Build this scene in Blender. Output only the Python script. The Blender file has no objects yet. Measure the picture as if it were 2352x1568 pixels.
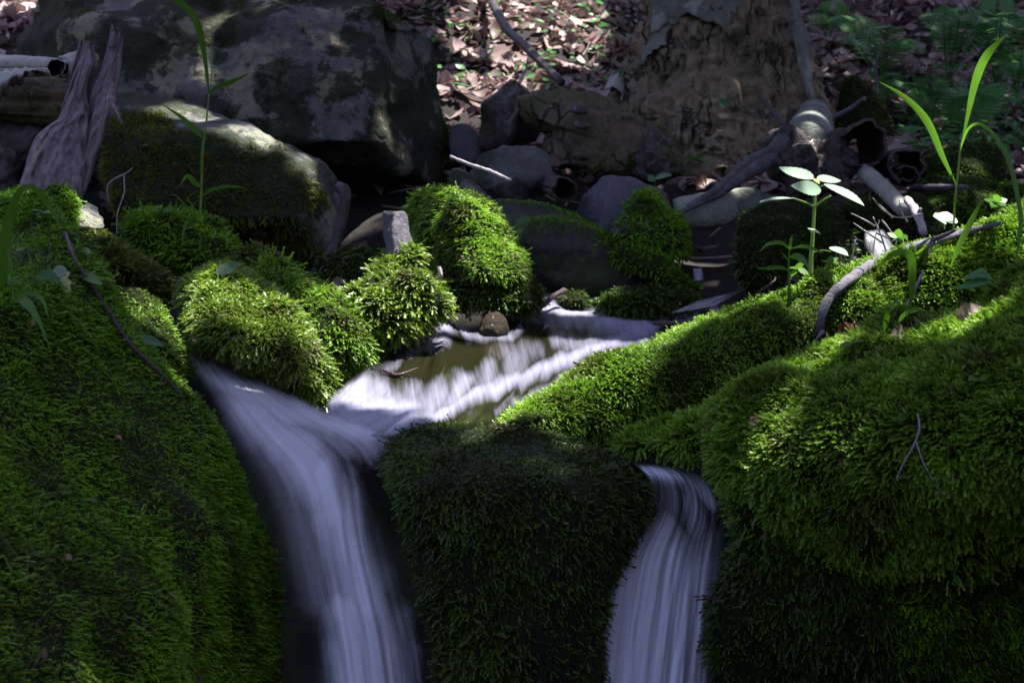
import bpy, math, random
import numpy as np
from mathutils import Vector, Matrix
# ------------------------------------------------------------------ camera, sky, sun, exposure
SC = bpy.context.scene
COL = SC.collection
F = 50 / 36 * 2352.0
PITCH = math.radians(9.0)
CAMZ = 1.0
cam_d = bpy.data.cameras.new('camera')
cam = bpy.data.objects.new('camera', cam_d); COL.objects.link(cam)
cam.location = (0, 0, CAMZ); cam.rotation_euler = (math.radians(90) - PITCH, 0, 0)
cam_d.lens = 50; cam_d.sensor_width = 36; cam_d.clip_start = 0.02; cam_d.clip_end = 500
cam_d.dof.use_dof = True; cam_d.dof.focus_distance = 1.72; cam_d.dof.aperture_fstop = 14.0
SC.camera = cam
SUN = np.array([0.30, 0.16, 0.94]); SUN /= np.linalg.norm(SUN)       # towards the sun
world = bpy.data.worlds.new('World'); SC.world = world; world.use_nodes = True
wn = world.node_tree.nodes; wl = world.node_tree.links; wn.clear()
wo = wn.new('ShaderNodeOutputWorld'); wb = wn.new('ShaderNodeBackground'); ws = wn.new('ShaderNodeTexSky')
ws.sky_type = 'NISHITA'; ws.sun_disc = False
ws.sun_elevation = math.asin(SUN[2]); ws.sun_rotation = math.atan2(SUN[0], SUN[1])
wb.inputs['Strength'].default_value = 0.09
wm = wn.new('ShaderNodeMix'); wm.data_type = 'RGBA'; wm.blend_type = 'MULTIPLY'; wm.inputs[0].default_value = 1; wm.inputs[7].default_value = (1.28, .97, 1.02, 1)   # sky tint chosen to set the tone of shaded parts
wl.new(ws.outputs[0], wm.inputs[6]); wl.new(wm.outputs[2], wb.inputs[0]); wl.new(wb.outputs[0], wo.inputs[0])
sl = bpy.data.lights.new('sun', 'SUN'); sl.energy = 5.0; sl.angle = math.radians(0.5); sl.color = (1.0, 0.95, 0.90)
so = bpy.data.objects.new('sun', sl); COL.objects.link(so)
so.rotation_euler = Vector(SUN).to_track_quat('Z', 'Y').to_euler(); so.location = tuple(SUN * 8)
SC.view_settings.view_transform = 'Standard'; SC.view_settings.look = 'None'
SC.view_settings.exposure = 1.55; SC.view_settings.gamma = 1.0
SC.render.engine = 'CYCLES'
SC.cycles.max_bounces = 5; SC.cycles.transparent_max_bounces = 12; SC.cycles.caustics_reflective = False

# ------------------------------------------------------------------ helpers
CAM = np.array([0, 0, CAMZ]); CP, SP = math.cos(PITCH), math.sin(PITCH)
def P(U, V, d):
    """picture position (2352 x 1568 frame) and distance in metres -> point in the world"""
    U, V, d = np.broadcast_arrays(np.asarray(U, float), np.asarray(V, float), np.asarray(d, float))
    x = (U - 1176) / F; y = -(V - 784) / F
    return np.stack([x * d, (CP + y * SP) * d, CAMZ + (-SP + y * CP) * d], -1)
def PP(pts): a = np.array(pts, float); return P(a[:, 0], a[:, 1], a[:, 2])
def proj(p):
    q = np.asarray(p) - CAM
    d = q[..., 1] * CP - q[..., 2] * SP; yy = q[..., 1] * SP + q[..., 2] * CP
    return 1176 + F * q[..., 0] / d, 784 - F * yy / d, d
def nrm(a): return a / np.maximum(np.linalg.norm(a, axis=-1, keepdims=True), 1e-9)
def vnoise(p, seed=0):
    p = np.asarray(p, float); i = np.floor(p).astype(np.int64); f = p - i; f = f * f * (3 - 2 * f)
    def h(x, y, z):
        n = (x * 374761393 + y * 668265263 + z * 2147483647 + seed * 974634777) & 0xffffffff
        n = ((n ^ (n >> 13)) * 1274126177) & 0xffffffff
        n = ((n ^ (n >> 15)) * 2246822519) & 0xffffffff
        return ((n ^ (n >> 16)) & 0xffff) / 32767.5 - 1
    r = 0
    for dx in (0, 1):
        for dy in (0, 1):
            for dz in (0, 1):
                w = (f[:, 0] if dx else 1 - f[:, 0]) * (f[:, 1] if dy else 1 - f[:, 1]) * (f[:, 2] if dz else 1 - f[:, 2])
                r = r + w * h(i[:, 0] + dx, i[:, 1] + dy, i[:, 2] + dz)
    return r
def fbm(p, scale, octs=4, seed=0, ridge=False):
    p = np.asarray(p, float) / scale; a = 1; r = 0
    for k in range(octs):
        n = vnoise(p, seed + k * 17)
        r = r + a * ((1 - 2 * np.abs(n)) if ridge else n); p = p * 2.03 + 3.7; a *= .5
    return r
def curve(pts, n, closed=False):
    """Catmull-Rom through pts, resampled evenly"""
    p = np.array(pts, float)
    if closed: q = np.vstack([p[-1:], p, p[:2]])
    else: q = np.vstack([2 * p[:1] - p[1:2], p, 2 * p[-1:] - p[-2:-1]])
    out = []
    for k in range(len(q) - 3):
        t = np.linspace(0, 1, 12, endpoint=False)[:, None]
        a, b, c, d = q[k], q[k + 1], q[k + 2], q[k + 3]
        out.append(.5 * (2 * b + (c - a) * t + (2 * a - 5 * b + 4 * c - d) * t ** 2 + (3 * b - a - 3 * c + d) * t ** 3))
    out = np.vstack(out + [p[:1] if closed else p[-1:]])
    s = np.concatenate([[0], np.cumsum(np.linalg.norm(np.diff(out[:, :min(2, out.shape[1])], axis=0), axis=1) + 1e-6)])
    u = np.linspace(0, s[-1], n + 1)[:-1] if closed else np.linspace(0, s[-1], n)
    return np.stack([np.interp(u, s, out[:, k]) for k in range(out.shape[1])], -1)
def tagit(o, label=None, cat=None, group=None, kind=None):
    if label: o['label'] = label
    if cat: o['category'] = cat
    if group: o['group'] = group
    if kind: o['kind'] = kind
    return o
def thing(name, label, cat, base, group=None):
    o = bpy.data.objects.new(name, None); COL.objects.link(o); o.location = tuple(np.asarray(base, float)); o.empty_display_size = .05
    return tagit(o, label, cat, group)
def mk(name, verts, faces, mat, parent=None, uv=None, attrs=None, smooth=True, base=None):
    verts = np.asarray(verts, float)
    if parent is not None: base = np.array(parent.location)
    elif base is None: base = np.array([verts[:, 0].mean(), verts[:, 1].mean(), verts[:, 2].min()])
    me = bpy.data.meshes.new(name)
    v = verts - base
    if isinstance(faces, np.ndarray):
        faces = [faces]
    if faces and isinstance(faces[0], np.ndarray):
        loops = np.concatenate([f.ravel() for f in faces]); tot = np.concatenate([np.full(len(f), f.shape[1]) for f in faces])
        me.vertices.add(len(v)); me.vertices.foreach_set('co', v.astype(np.float32).ravel())
        me.loops.add(len(loops)); me.loops.foreach_set('vertex_index', loops.astype(np.int32))
        me.polygons.add(len(tot)); me.polygons.foreach_set('loop_start', np.concatenate([[0], np.cumsum(tot)[:-1]]).astype(np.int32))
        me.update(calc_edges=True)
    else:
        me.from_pydata(v.tolist(), [], [list(f) for f in faces]); loops = np.array([i for f in faces for i in f]); me.update()
    me.polygons.foreach_set('use_smooth', np.full(len(me.polygons), bool(smooth)))
    if uv is not None:
        l = me.uv_layers.new(name='UVMap'); l.data.foreach_set('uv', np.asarray(uv, np.float32)[loops].ravel())
    for k, a in (attrs or {}).items():
        at = me.attributes.new(k, 'FLOAT', 'POINT'); at.data.foreach_set('value', np.asarray(a, np.float32))
    me.materials.append(mat)
    o = bpy.data.objects.new(name, me); COL.objects.link(o)
    if parent is not None: o.parent = parent
    else: o.location = tuple(base)
    return o
def grid_faces(nu, nv, closed_u=False):
    i = np.arange(nv - 1)[:, None]; j = np.arange(nu if closed_u else nu - 1)[None, :]; j2 = (j + 1) % nu
    return np.stack(np.broadcast_arrays(i * nu + j, i * nu + j2, (i + 1) * nu + j2, (i + 1) * nu + j), -1).reshape(-1, 4)
class MB:
    """collects pieces of one mesh"""
    def __init__(s): s.v = []; s.f = []; s.n = 0; s.a = []
    def add(s, v, f, a=0.5):
        v = np.asarray(v, float); s.v.append(v)
        s.f += [tuple(int(i) + s.n for i in q) for q in f]; s.n += len(v)
        s.a.append(np.full(len(v), a) if np.isscalar(a) else np.asarray(a)); return s
    def build(s, name, mat, parent=None, smooth=True): return mk(name, np.vstack(s.v), s.f, mat, parent, attrs={'tint': np.concatenate(s.a)}, smooth=smooth)
def frames(c):
    t = nrm(np.gradient(c, axis=0)); up = np.array([0.13, -.35, .93]); s = nrm(np.cross(t, up)); return t, s, nrm(np.cross(s, t))
def tube_vf(c, r, n=8, rough=0., seed=1, flat=1.0, cap=True):
    c = np.asarray(c, float); r = np.broadcast_to(np.asarray(r, float), (len(c),)); t, s, u = frames(c)
    a = np.linspace(0, 2 * math.pi, n, endpoint=False)
    ring = c[:, None] + r[:, None, None] * (np.cos(a)[None, :, None] * s[:, None] + flat * np.sin(a)[None, :, None] * u[:, None])
    v = ring.reshape(-1, 3)
    if rough:
        k = np.repeat(c, n, axis=0); v = k + (v - k) * (1 + rough * fbm(v, r.max() * 2.0, 3, seed)[:, None])
    f = [tuple(q) for q in grid_faces(n, len(c), True)]
    if cap: f += [tuple(range(n - 1, -1, -1)), tuple(range((len(c) - 1) * n, len(c) * n))]
    return v, f
def interp_r(rs, n): return np.interp(np.linspace(0, 1, n), np.linspace(0, 1, len(rs)), rs)
def tube(mb, pts, rs, n=8, seg=24, rough=.08, seed=1, tint=.5, flat=1.):
    c = curve(PP(pts), seg); v, f = tube_vf(c, interp_r(rs, seg), n, rough, seed, flat); mb.add(v, f, tint)
def rock_mesh(outline, facets, bulge=.05, thick=.3, N=34, M=150, amp=.008, scale=.09, sharp=60., center=None, seed=0, power=1., strata=0., inset=0.):
    """closed stone: outline in the picture, front given by facet planes (U, V, distance, dU, dV per 1000), rounded rim, real back"""
    b = curve(outline, M, True)
    if center is None:
        x, y = b[:, 0], b[:, 1]; x2, y2 = np.roll(x, -1), np.roll(y, -1); cr = x * y2 - x2 * y; A = cr.sum() / 2
        center = (((x + x2) * cr).sum() / (6 * A), ((y + y2) * cr).sum() / (6 * A))
    center = np.array(center); q_ = b - center; b = b - q_ / np.linalg.norm(q_, axis=1, keepdims=True) * inset
    def depth(U, V):
        k = np.stack([d0 + (U - u0) * gx / 1000 + (V - v0) * gy / 1000 for u0, v0, d0, gx, gy in facets], -1)
        m = k.max(-1, keepdims=True)
        return (m + np.log(np.exp((k - m) * sharp).sum(-1, keepdims=True)) / sharp)[..., 0]
    th = np.linspace(0, math.pi / 2, N); Vs = []
    rr = np.sin(th) ** power; cc = np.cos(th)
    for r, c in zip(rr, cc):
        q = center + (b - center) * max(r, .002); Vs.append(P(q[:, 0], q[:, 1], depth(q[:, 0], q[:, 1]) - bulge * c))
    rim = depth(b[:, 0], b[:, 1])
    for r, c in list(zip(rr, cc))[::-1][1::2]:
        q = center + (b - center) * max(r, .002); dd = rim * .5 + .5 * depth(np.array([center[0]]), np.array([center[1]]))[0]
        w = r; Vs.append(P(q[:, 0], q[:, 1], rim * w + dd * (1 - w) + thick * c))
    n = len(Vs); v = np.vstack(Vs)
    f = grid_faces(M, n, True)
    nn = vert_normals(v, f)
    if ((nn * (v - v.mean(0))).sum(-1)).mean() < 0: f = f[:, ::-1]
    if amp:
        nn = vert_normals(v, f)
        if nn is not None:
            dsp = amp * fbm(v, scale, 4, seed)
            if strata: dsp = dsp + strata * fbm(v * np.array([.25, .25, 3.]), scale, 3, seed + 5)
            v = v + nn * dsp[:, None]
    return v, f
def vert_normals(v, f):
    a = np.cross(v[f[:, 2]] - v[f[:, 0]], v[f[:, 3]] - v[f[:, 1]]); n = np.zeros_like(v)
    for k in range(4): np.add.at(n, f[:, k], a)
    return nrm(n)
def loft_mesh(top, bot, dt, db, bulge=.05, thick=.2, nu=90, nphi=44, amp=.008, scale=.09, seed=0):
    """long closed body between two picture curves (each point U, V), distances along it"""
    n = nu; T = curve(top, n); B = curve(bot, n); s = np.linspace(0, 1, n)
    DT = np.interp(s, np.linspace(0, 1, len(dt)), dt); DB = np.interp(s, np.linspace(0, 1, len(db)), db)
    fr = nphi // 2
    ph = np.linspace(0, 2 * math.pi, nphi, endpoint=False)
    w = (1 - np.cos(ph)) / 2; sn = np.sin(ph)
    taper = np.sqrt(np.clip(1 - np.abs(s * 2 - 1) ** 14, 0.02, 1))
    U = T[:, None, 0] * (1 - w) + B[:, None, 0] * w; V = T[:, None, 1] * (1 - w) + B[:, None, 1] * w
    D = DT[:, None] * (1 - w) + DB[:, None] * w - np.where(sn > 0, bulge, thick) * sn * taper[:, None]
    v = P(U, V, D).reshape(-1, 3)
    f = grid_faces(nphi, n, True)
    c0 = v[:nphi].mean(0); c1 = v[-nphi:].mean(0)
    nn = vert_normals(v, f)
    if ((nn * (v - v.mean(0))).sum(-1)).mean() < 0: f = f[:, ::-1]; nn = -nn
    if amp: v = v + nn * (amp * fbm(v, scale, 4, seed))[:, None]
    m = len(v); v = np.vstack([v, c0, c1]); r = np.arange(nphi); r2 = (r + 1) % nphi
    f = np.vstack([f, np.stack([r, r2, np.full(nphi, m), np.full(nphi, m)], -1), np.stack([r2 + (n - 1) * nphi, r + (n - 1) * nphi, np.full(nphi, m + 1), np.full(nphi, m + 1)], -1)])
    tri = f[-2 * nphi:, :3]
    return v, [f[:-2 * nphi], tri]
# moss: every shoot is a small feathered, arching stem
T13 = None
def shoots(p, n, L, rng, droop=.5, lean=.35, full=True, dirv=None):
    """numpy batch of moss shoots standing on points p with normals n"""
    m = len(p); g = np.array([0, 0, -1.])
    rnd = rng.normal(size=(m, 3)); d = nrm(n + lean * rnd + np.array([0, 0, .25]) + (0 if dirv is None else dirv))
    bend = nrm(g + .45 * rng.normal(size=(m, 3)) + .5 * d * 0)
    s = nrm(np.cross(d, bend + .3 * rng.normal(size=(m, 3)))); Ls = (L * (.6 + .75 * rng.random(m)))[:, None]
    if full:
        ts = [0, .38, .72, 1.]; hw = [.028, .045, .036, 0]
    else:
        ts = [0, .55, 1.]; hw = [.10, .13, 0]
    c = [p + Ls * (t * d + droop * t * t * .8 * bend) for t in ts]
    V = []
    for t, w, q in zip(ts[:-1], hw[:-1], c[:-1]): V += [q - s * w * Ls, q + s * w * Ls]
    V.append(c[-1])
    if full:
        for k in range(3):
            tn = nrm(c[k + 1] - c[k]); mid = c[k] * .45 + c[k + 1] * .55; ww = [.17, .15, .10][k]
            V += [mid - s * ww * Ls + tn * Ls * .16 + d * Ls * .04, mid + s * ww * Ls + tn * Ls * .16 + d * Ls * .04]
        tri = np.array([[0, 1, 3], [0, 3, 2], [2, 3, 5], [2, 5, 4], [4, 5, 6], [0, 7, 2], [1, 3, 8], [2, 9, 4], [3, 5, 10], [4, 11, 6], [5, 6, 12]])
    else: tri = np.array([[0, 1, 3], [0, 3, 2], [2, 3, 4]])
    k = len(V); v = np.stack(V, 1).reshape(-1, 3)
    f = (np.arange(m)[:, None, None] * k + tri[None]).reshape(-1, 3)
    return v, f, k
def sample(v, faces, count, rng):
    if not isinstance(faces, list): faces = [faces]
    tr = []
    for f in faces:
        tr.append(f[:, :3]);
        if f.shape[1] == 4: tr.append(f[:, [0, 2, 3]])
    t = np.vstack(tr); a, b, c = v[t[:, 0]], v[t[:, 1]], v[t[:, 2]]
    nn = np.cross(b - a, c - a); ar = np.linalg.norm(nn, axis=1) / 2; cdf = np.cumsum(ar)
    if callable(count): count = count(cdf[-1])
    i = np.searchsorted(cdf, rng.random(count) * cdf[-1]); i = np.minimum(i, len(t) - 1)
    r1 = np.sqrt(rng.random(count))[:, None]; r2 = rng.random(count)[:, None]
    return a[i] * (1 - r1) + b[i] * r1 * (1 - r2) + c[i] * r1 * r2, nrm(nn[i]), cdf[-1]
def moss(parent, v, faces, mat, dens=60000, L=.011, mask=None, full=True, droop=.5, lean=.35, seed=0, face=-.25, name='moss', Lmap=None, down=-.8):
    rng = np.random.default_rng(seed + 11)
    p, n, A = sample(v, faces, lambda A: int(A * dens), rng)
    fc = (n * nrm(CAM - p)).sum(-1); keep = (fc > face) & (n[:, 2] > down)
    if mask is not None:
        U, V, d = proj(p); keep &= (rng.random(len(p)) < mask(U, V, p, n))
    # clumps: cushions with thin gaps between them
    cl = fbm(p, .035, 2, seed + 3); keep &= rng.random(len(p)) < np.clip(1. + .8 * cl, .6, 1)
    p, n = p[keep], n[keep]
    if len(p) == 0: return None
    LL = L * np.clip((1 + .35 * fbm(p, .05, 2, seed + 9)) * (1 + .3 * fbm(p, .16, 2, seed + 19)), .72, 1.9)
    if Lmap is not None: U, V, d = proj(p); LL = LL * Lmap(U, V)
    side = np.stack([fbm(p, .03, 1, seed + 21), fbm(p, .03, 1, seed + 22), np.zeros(len(p))], -1) * .7
    vv, f, k = shoots(p - n * .002, n, LL, rng, droop, lean, full, side)
    tint = np.repeat(np.clip(.5 + .28 * rng.normal(size=len(p)) * .7 + .35 * fbm(p, .06, 2, seed + 5), 0, 1), k)
    tip = np.tile(np.array([0, 0, .4, .4, .8, .8, 1, .3, .3, .7, .7, 1, 1.]) if full else np.array([0, 0, .5, .5, 1]), len(p))
    o = mk(name, vv, f, mat, parent, attrs={'tint': tint, 'tip': tip}, smooth=False)
    o['kind'] = 'stuff'
    return o
# ------------------------------------------------------------------ materials
class NT:
    def __init__(s, name):
        s.m = bpy.data.materials.new(name); s.m.use_nodes = True; s.t = s.m.node_tree; s.t.nodes.clear(); s.out = s.t.nodes.new('ShaderNodeOutputMaterial')
    def n(s, ty, ins=None, **kw):
        x = s.t.nodes.new('ShaderNode' + ty)
        for k, v in kw.items(): setattr(x, k, v)
        for k, v in (ins or {}).items():
            if isinstance(v, bpy.types.NodeSocket): s.t.links.new(v, x.inputs[k])
            else: x.inputs[k].default_value = v
        return x
    def mix(s, fac, a, b, mode='MIX'):
        x = s.n('Mix', data_type='RGBA', blend_type=mode)
        for i, v in ((0, fac), (6, a), (7, b)):
            if isinstance(v, bpy.types.NodeSocket): s.t.links.new(v, x.inputs[i])
            else: x.inputs[i].default_value = v if i == 0 else (*v[:3], 1)
        return x.outputs[2]
    def noise(s, vec, scale, detail=5, rough=.6, dist=0.): return s.n('TexNoise', {'Vector': vec, 'Scale': scale, 'Detail': detail, 'Roughness': rough, 'Distortion': dist}).outputs[0]
    def rng(s, v, a, b, c=0., d=1.): return s.n('MapRange', {0: v, 1: a, 2: b, 3: c, 4: d}).outputs[0]
    def math(s, op, a, b=0.): 
        return s.n('Math', {0: a, 1: b}, operation=op).outputs[0]
    def pos(s): return s.n('NewGeometry').outputs['Position']
    def attr(s, k): return s.n('Attribute', attribute_name=k).outputs['Fac']
    def bump(s, h, st, dist=.01): return s.n('Bump', {'Height': h, 'Strength': st, 'Distance': dist}).outputs[0]
    def fin(s, sh): s.t.links.new(sh, s.out.inputs[0]); return s.m
def mat_moss(name, dark, mid, light, brown=(.06, .045, .015), trans=.4, coat=.3, gl=.3):
    t = NT(name); v = t.attr('tint'); tip = t.attr('tip'); p = t.pos()
    c = t.mix(t.rng(v, .1, .6), dark, mid); c = t.mix(t.rng(v, .55, 1.), c, light)
    c = t.mix(t.math('MULTIPLY', t.rng(tip, .2, 1.), .45), c, light)
    c = t.mix(t.math('MULTIPLY', t.rng(t.noise(p, 9, 3), .53, .68), .7), c, brown)
    d = t.n('BsdfPrincipled', {'Base Color': c, 'Roughness': .38, 'Specular IOR Level': coat})
    tr = t.n('BsdfTranslucent', {'Color': c})
    return t.fin(t.n('MixShader', {0: trans, 1: d.outputs[0], 2: tr.outputs[0]}).outputs[0])
def mat_rock(name, a, b, lichen=(.28, .30, .2), lam=.0, moss_c=(.02, .03, .008), mam=.0, rough=.8, wet=0., scale=14., bs=.6, pale=(.25,.22,.26), pam=0., bd=.012, sp=.5):
    t = NT(name); p = t.pos()
    n1 = t.noise(p, scale, 8, .65); n2 = t.noise(p, scale * 6, 6, .7); n3 = t.noise(p, scale * .35, 5, .6, .6)
    c = t.mix(t.rng(n1, .35, .65), a, b); c = t.mix(t.math('MULTIPLY', t.rng(n2, .4, .7), .45), c, tuple(x * .35 for x in a))
    if pam:
        c = t.mix(t.math('MULTIPLY', t.rng(t.noise(p, scale * 2.2, 6, .7), .5, .62), pam), c, pale)
    if lam:
        l1 = t.rng(t.noise(p, scale * .5, 7, .62, .3), .60 - .12 * lam, .64 - .12 * lam)
        c = t.mix(t.math('MULTIPLY', l1, .85), c, lichen)
        l2 = t.rng(t.noise(p, scale * 1.7, 7, .7, .3), .66 - .08 * lam, .69 - .08 * lam); c = t.mix(t.math('MULTIPLY', l2, .7), c, (.30, .36, .30))
    if mam:
        m1 = t.rng(t.noise(p, scale * .42, 9, .72), .56 - .16 * mam, .60 - .16 * mam); c = t.mix(t.math('MULTIPLY', m1, .9), c, t.mix(n2, moss_c, tuple(x * 2.2 for x in moss_c)))
    c = t.mix(t.attr('under'), c, t.mix(n2, (.007, .010, .003), (.018, .024, .006)))
    h = t.math('ADD', t.math('MULTIPLY', n1, 1.), t.math('MULTIPLY', n2, .5))
    bs_ = t.n('BsdfPrincipled', {'Base Color': c, 'Roughness': rough, 'Specular IOR Level': sp, 'Normal': t.bump(h, bs, bd), 'Coat Weight': wet, 'Coat Roughness': .12})
    return t.fin(bs_.outputs[0])
def mat_wood(name, a, b, dark, axis=(1, 1, .08), scale=60., rough=.8, wet=0., bs=.7, green=None, crack=0.):
    t = NT(name); p = t.pos(); q = t.n('VectorMath', {0: p, 1: axis}, operation='MULTIPLY').outputs[0]
    n1 = t.noise(q, scale, 6, .7); n2 = t.noise(p, 12, 4); n3 = t.noise(q, scale * 3, 4, .7)
    c = t.mix(t.rng(n1, .35, .65), a, b); c = t.mix(t.rng(n3, .55, .72), c, dark); c = t.mix(t.math('MULTIPLY', t.rng(n2, .5, .75), .5), c, tuple(x * .5 for x in b))
    if green: c = t.mix(t.math('MULTIPLY', t.rng(t.noise(p, 7, 5), .52, .64), .7), c, green)
    h = t.math('ADD', n1, t.math('MULTIPLY', n3, .6))
    if crack:
        wq = t.mix(.06, q, t.n('TexNoise', {'Vector': p, 'Scale': 14., 'Detail': 4.}).outputs[1]) if False else q
        vo = t.n('TexVoronoi', {'Vector': t.n('VectorMath', {0: q, 1: t.n('VectorMath', {0: t.n('TexNoise', {'Vector': p, 'Scale': 20., 'Detail': 5.}).outputs[1], 1: (.05, .05, .05)}, operation='MULTIPLY').outputs[0]}, operation='ADD').outputs[0], 'Scale': crack}, feature='DISTANCE_TO_EDGE').outputs[0]
        ck = t.math('MAXIMUM', t.rng(vo, .0, .07), t.rng(t.noise(p, 8, 4), .40, .53)); c = t.mix(t.math('MULTIPLY', t.math('SUBTRACT', 1., ck), .6), c, dark); h = t.math('ADD', h, t.math('MULTIPLY', ck, 1.4))
    return t.fin(t.n('BsdfPrincipled', {'Base Color': c, 'Roughness': rough, 'Normal': t.bump(h, bs, .01), 'Coat Weight': wet, 'Coat Roughness': .15}).outputs[0])
def mat_leaf(name, a, b, trans=.45, rough=.4, spec=.5, vein=0.):
    t = NT(name); v = t.attr('tint'); c = t.mix(v, a, b); c = t.mix(t.math('MULTIPLY', t.noise(t.pos(), 60, 4), .35), c, tuple(x * .5 for x in a))
    d = t.n('BsdfPrincipled', {'Base Color': c, 'Roughness': rough, 'Specular IOR Level': spec})
    return t.fin(t.n('MixShader', {0: trans, 1: d.outputs[0], 2: t.n('BsdfTranslucent', {'Color': c}).outputs[0]}).outputs[0])
def leaf_vf(base, tip, width, nrmv, fold=.25, curl=.0, n=9, serr=0., rng=None, shape=1.0):
    """leaf blade: base, tip, half width, rough face direction"""
    base = np.array(base, float); tip = np.array(tip, float); ax = tip - base; L = np.linalg.norm(ax); t = ax / L
    s = nrm(np.cross(t, nrmv)); nn = nrm(np.cross(s, t)); V = []; f = []
    for k in range(n):
        u = k / (n - 1); w = width * (math.sin(math.pi * u ** (.75 * shape)) ** .85 if 0 < u < 1 else .02)
        if serr and 0 < k < n - 1 and k % 2: w *= 1 - serr
        c = base + ax * u - nn * curl * L * (u * u)
        V += [c - s * w + nn * fold * w, c, c + s * w + nn * fold * w]
    for k in range(n - 1):
        a = k * 3; f += [(a, a + 1, a + 4, a + 3), (a + 1, a + 2, a + 5, a + 4)]
    return np.array(V), f
def blade_vf(pts, ws, seg=28, fold=.25, twist=None):
    c = curve(PP(pts), seg); w = interp_r(ws, seg); t = nrm(np.gradient(c, axis=0)); view = nrm(CAM - c)
    s = nrm(np.cross(t, view)); nn = nrm(np.cross(s, t)); V = np.stack([c - s * w[:, None] + nn * (fold * w)[:, None], c, c + s * w[:, None] + nn * (fold * w)[:, None]], 1).reshape(-1, 3)
    return V, [tuple(q) for q in grid_faces(3, seg)]
# ------------------------------------------------------------------ materials in use
M = {}
M['moss_lime'] = mat_moss('moss_lime', (.03, .08, .005), (.10, .235, .012), (.32, .54, .05))
M['moss_green'] = mat_moss('moss_green', (.045, .13, .005), (.125, .31, .010), (.27, .52, .025), brown=(.03, .04, .01))
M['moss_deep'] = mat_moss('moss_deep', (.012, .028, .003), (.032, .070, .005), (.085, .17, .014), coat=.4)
M['moss_olive'] = mat_moss('moss_olive', (.035, .055, .005), (.10, .135, .010), (.20, .24, .022), brown=(.05, .04, .015), coat=.3)
M['moss_yellow'] = mat_moss('moss_yellow', (.045, .085, .006), (.13, .235, .012), (.31, .48, .045), brown=(.10, .06, .03), coat=.7)
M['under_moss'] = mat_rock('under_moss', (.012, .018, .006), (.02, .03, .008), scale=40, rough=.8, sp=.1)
M['wet_rock'] = mat_rock('wet_rock', (.012, .011, .013), (.006, .006, .006), scale=22, rough=.5, wet=.0, bs=1., mam=.6, sp=.2)
M['dark_rock'] = mat_rock('dark_rock', (.022, .02, .022), (.011, .010, .012), mam=.6, scale=14, rough=.6)
M['grey_stone'] = mat_rock('grey_stone', (.15, .155, .15), (.08, .085, .08), mam=.1, scale=12, rough=.75, bs=1.1, bd=.02)
M['violet_stone'] = mat_rock('violet_stone', (.19, .18, .22), (.10, .095, .11), mam=.0, scale=14, rough=.8, bs=1.1, bd=.02)
M['boulder'] = mat_rock('boulder', (.47, .46, .42), (.17, .17, .15), lichen=(.62, .60, .40), lam=1., mam=.65, moss_c=(.020, .030, .007), scale=14., rough=.9, bs=1.8, pale=(.36, .35, .39), pam=.8, bd=.03)
M['pale_boulder'] = mat_rock('pale_boulder', (.18, .18, .18), (.07, .07, .065), lichen=(.35, .36, .26), lam=.6, mam=.5, moss_c=(.02, .03, .008), scale=12, rough=.85, bs=1.2, pale=(.4, .4, .42), pam=.4, bd=.02)
M['soil'] = mat_rock('soil', (.026, .018, .015), (.012, .009, .009), scale=18, rough=.9, bs=1.)
M['wood_grey'] = mat_wood('wood_grey', (.30, .25, .27), (.17, .13, .14), (.05, .035, .035), axis=(1, 1, .07), scale=70)
M['wood_rot'] = mat_wood('wood_rot', (.36, .29, .17), (.20, .155, .10), (.03, .022, .016), axis=(1, 1, .07), scale=34, bs=1.3, crack=26., green=(.06, .065, .02))
M['wood_mossy'] = mat_wood('wood_mossy', (.17, .13, .075), (.085, .065, .045), (.02, .015, .012), axis=(1, 1, .5), scale=30, bs=1.2, crack=22., green=(.07, .09, .02))
M['wood_dark'] = mat_wood('wood_dark', (.07, .055, .05), (.035, .025, .025), (.012, .01, .01), axis=(1, 1, .5), scale=22, wet=.2, crack=40.)
M['bark_lichen'] = mat_rock('bark_lichen', (.24, .27, .22), (.12, .13, .11), lichen=(.34, .38, .30), lam=.6, scale=16, rough=.9, bs=1.)
M['birch'] = mat_wood('birch', (.50, .49, .44), (.32, .32, .28), (.05, .045, .04), axis=(.25, 1, 1), scale=26, bs=.3, green=(.22, .24, .14))
M['birch_dark'] = mat_wood('birch_dark', (.10, .08, .07), (.05, .035, .035), (.015, .012, .012), axis=(1, 1, 1), scale=30)
M['birch_inner'] = mat_wood('birch_inner', (.03, .02, .018), (.02, .014, .012), (.01, .008, .008))
M['branch'] = mat_wood('branch', (.22, .21, .24), (.12, .11, .13), (.04, .035, .04), axis=(1, 1, 1), scale=60)
M['root_grey'] = mat_wood('root_grey', (.15, .14, .16), (.07, .06, .07), (.02, .018, .02), axis=(1, 1, 1), scale=40)
M['twig_dark'] = mat_wood('twig_dark', (.09, .055, .06), (.05, .03, .035), (.02, .015, .015), axis=(1, 1, 1), scale=60, wet=.2)
M['twig_pale'] = mat_wood('twig_pale', (.55, .5, .52), (.38, .33, .36), (.2, .15, .16), axis=(1, 1, 1), scale=80)
M['grass'] = mat_leaf('grass', (.07, .20, .012), (.13, .30, .03), trans=.5)
M['stem'] = mat_leaf('stem', (.22, .38, .06), (.30, .42, .10), trans=.3)
M['pale_leaf'] = mat_leaf('pale_leaf', (.42, .62, .42), (.52, .70, .52), trans=.3, rough=.35, spec=.7)
M['fern'] = mat_leaf('fern', (.07, .26, .06), (.15, .40, .11), trans=.35)
M['green_leaf'] = mat_leaf('green_leaf', (.06, .18, .07), (.13, .28, .12), trans=.35)
M['litter'] = mat_leaf('litter', (.12, .055, .04), (.66, .50, .48), trans=.15, rough=.55)
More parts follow.
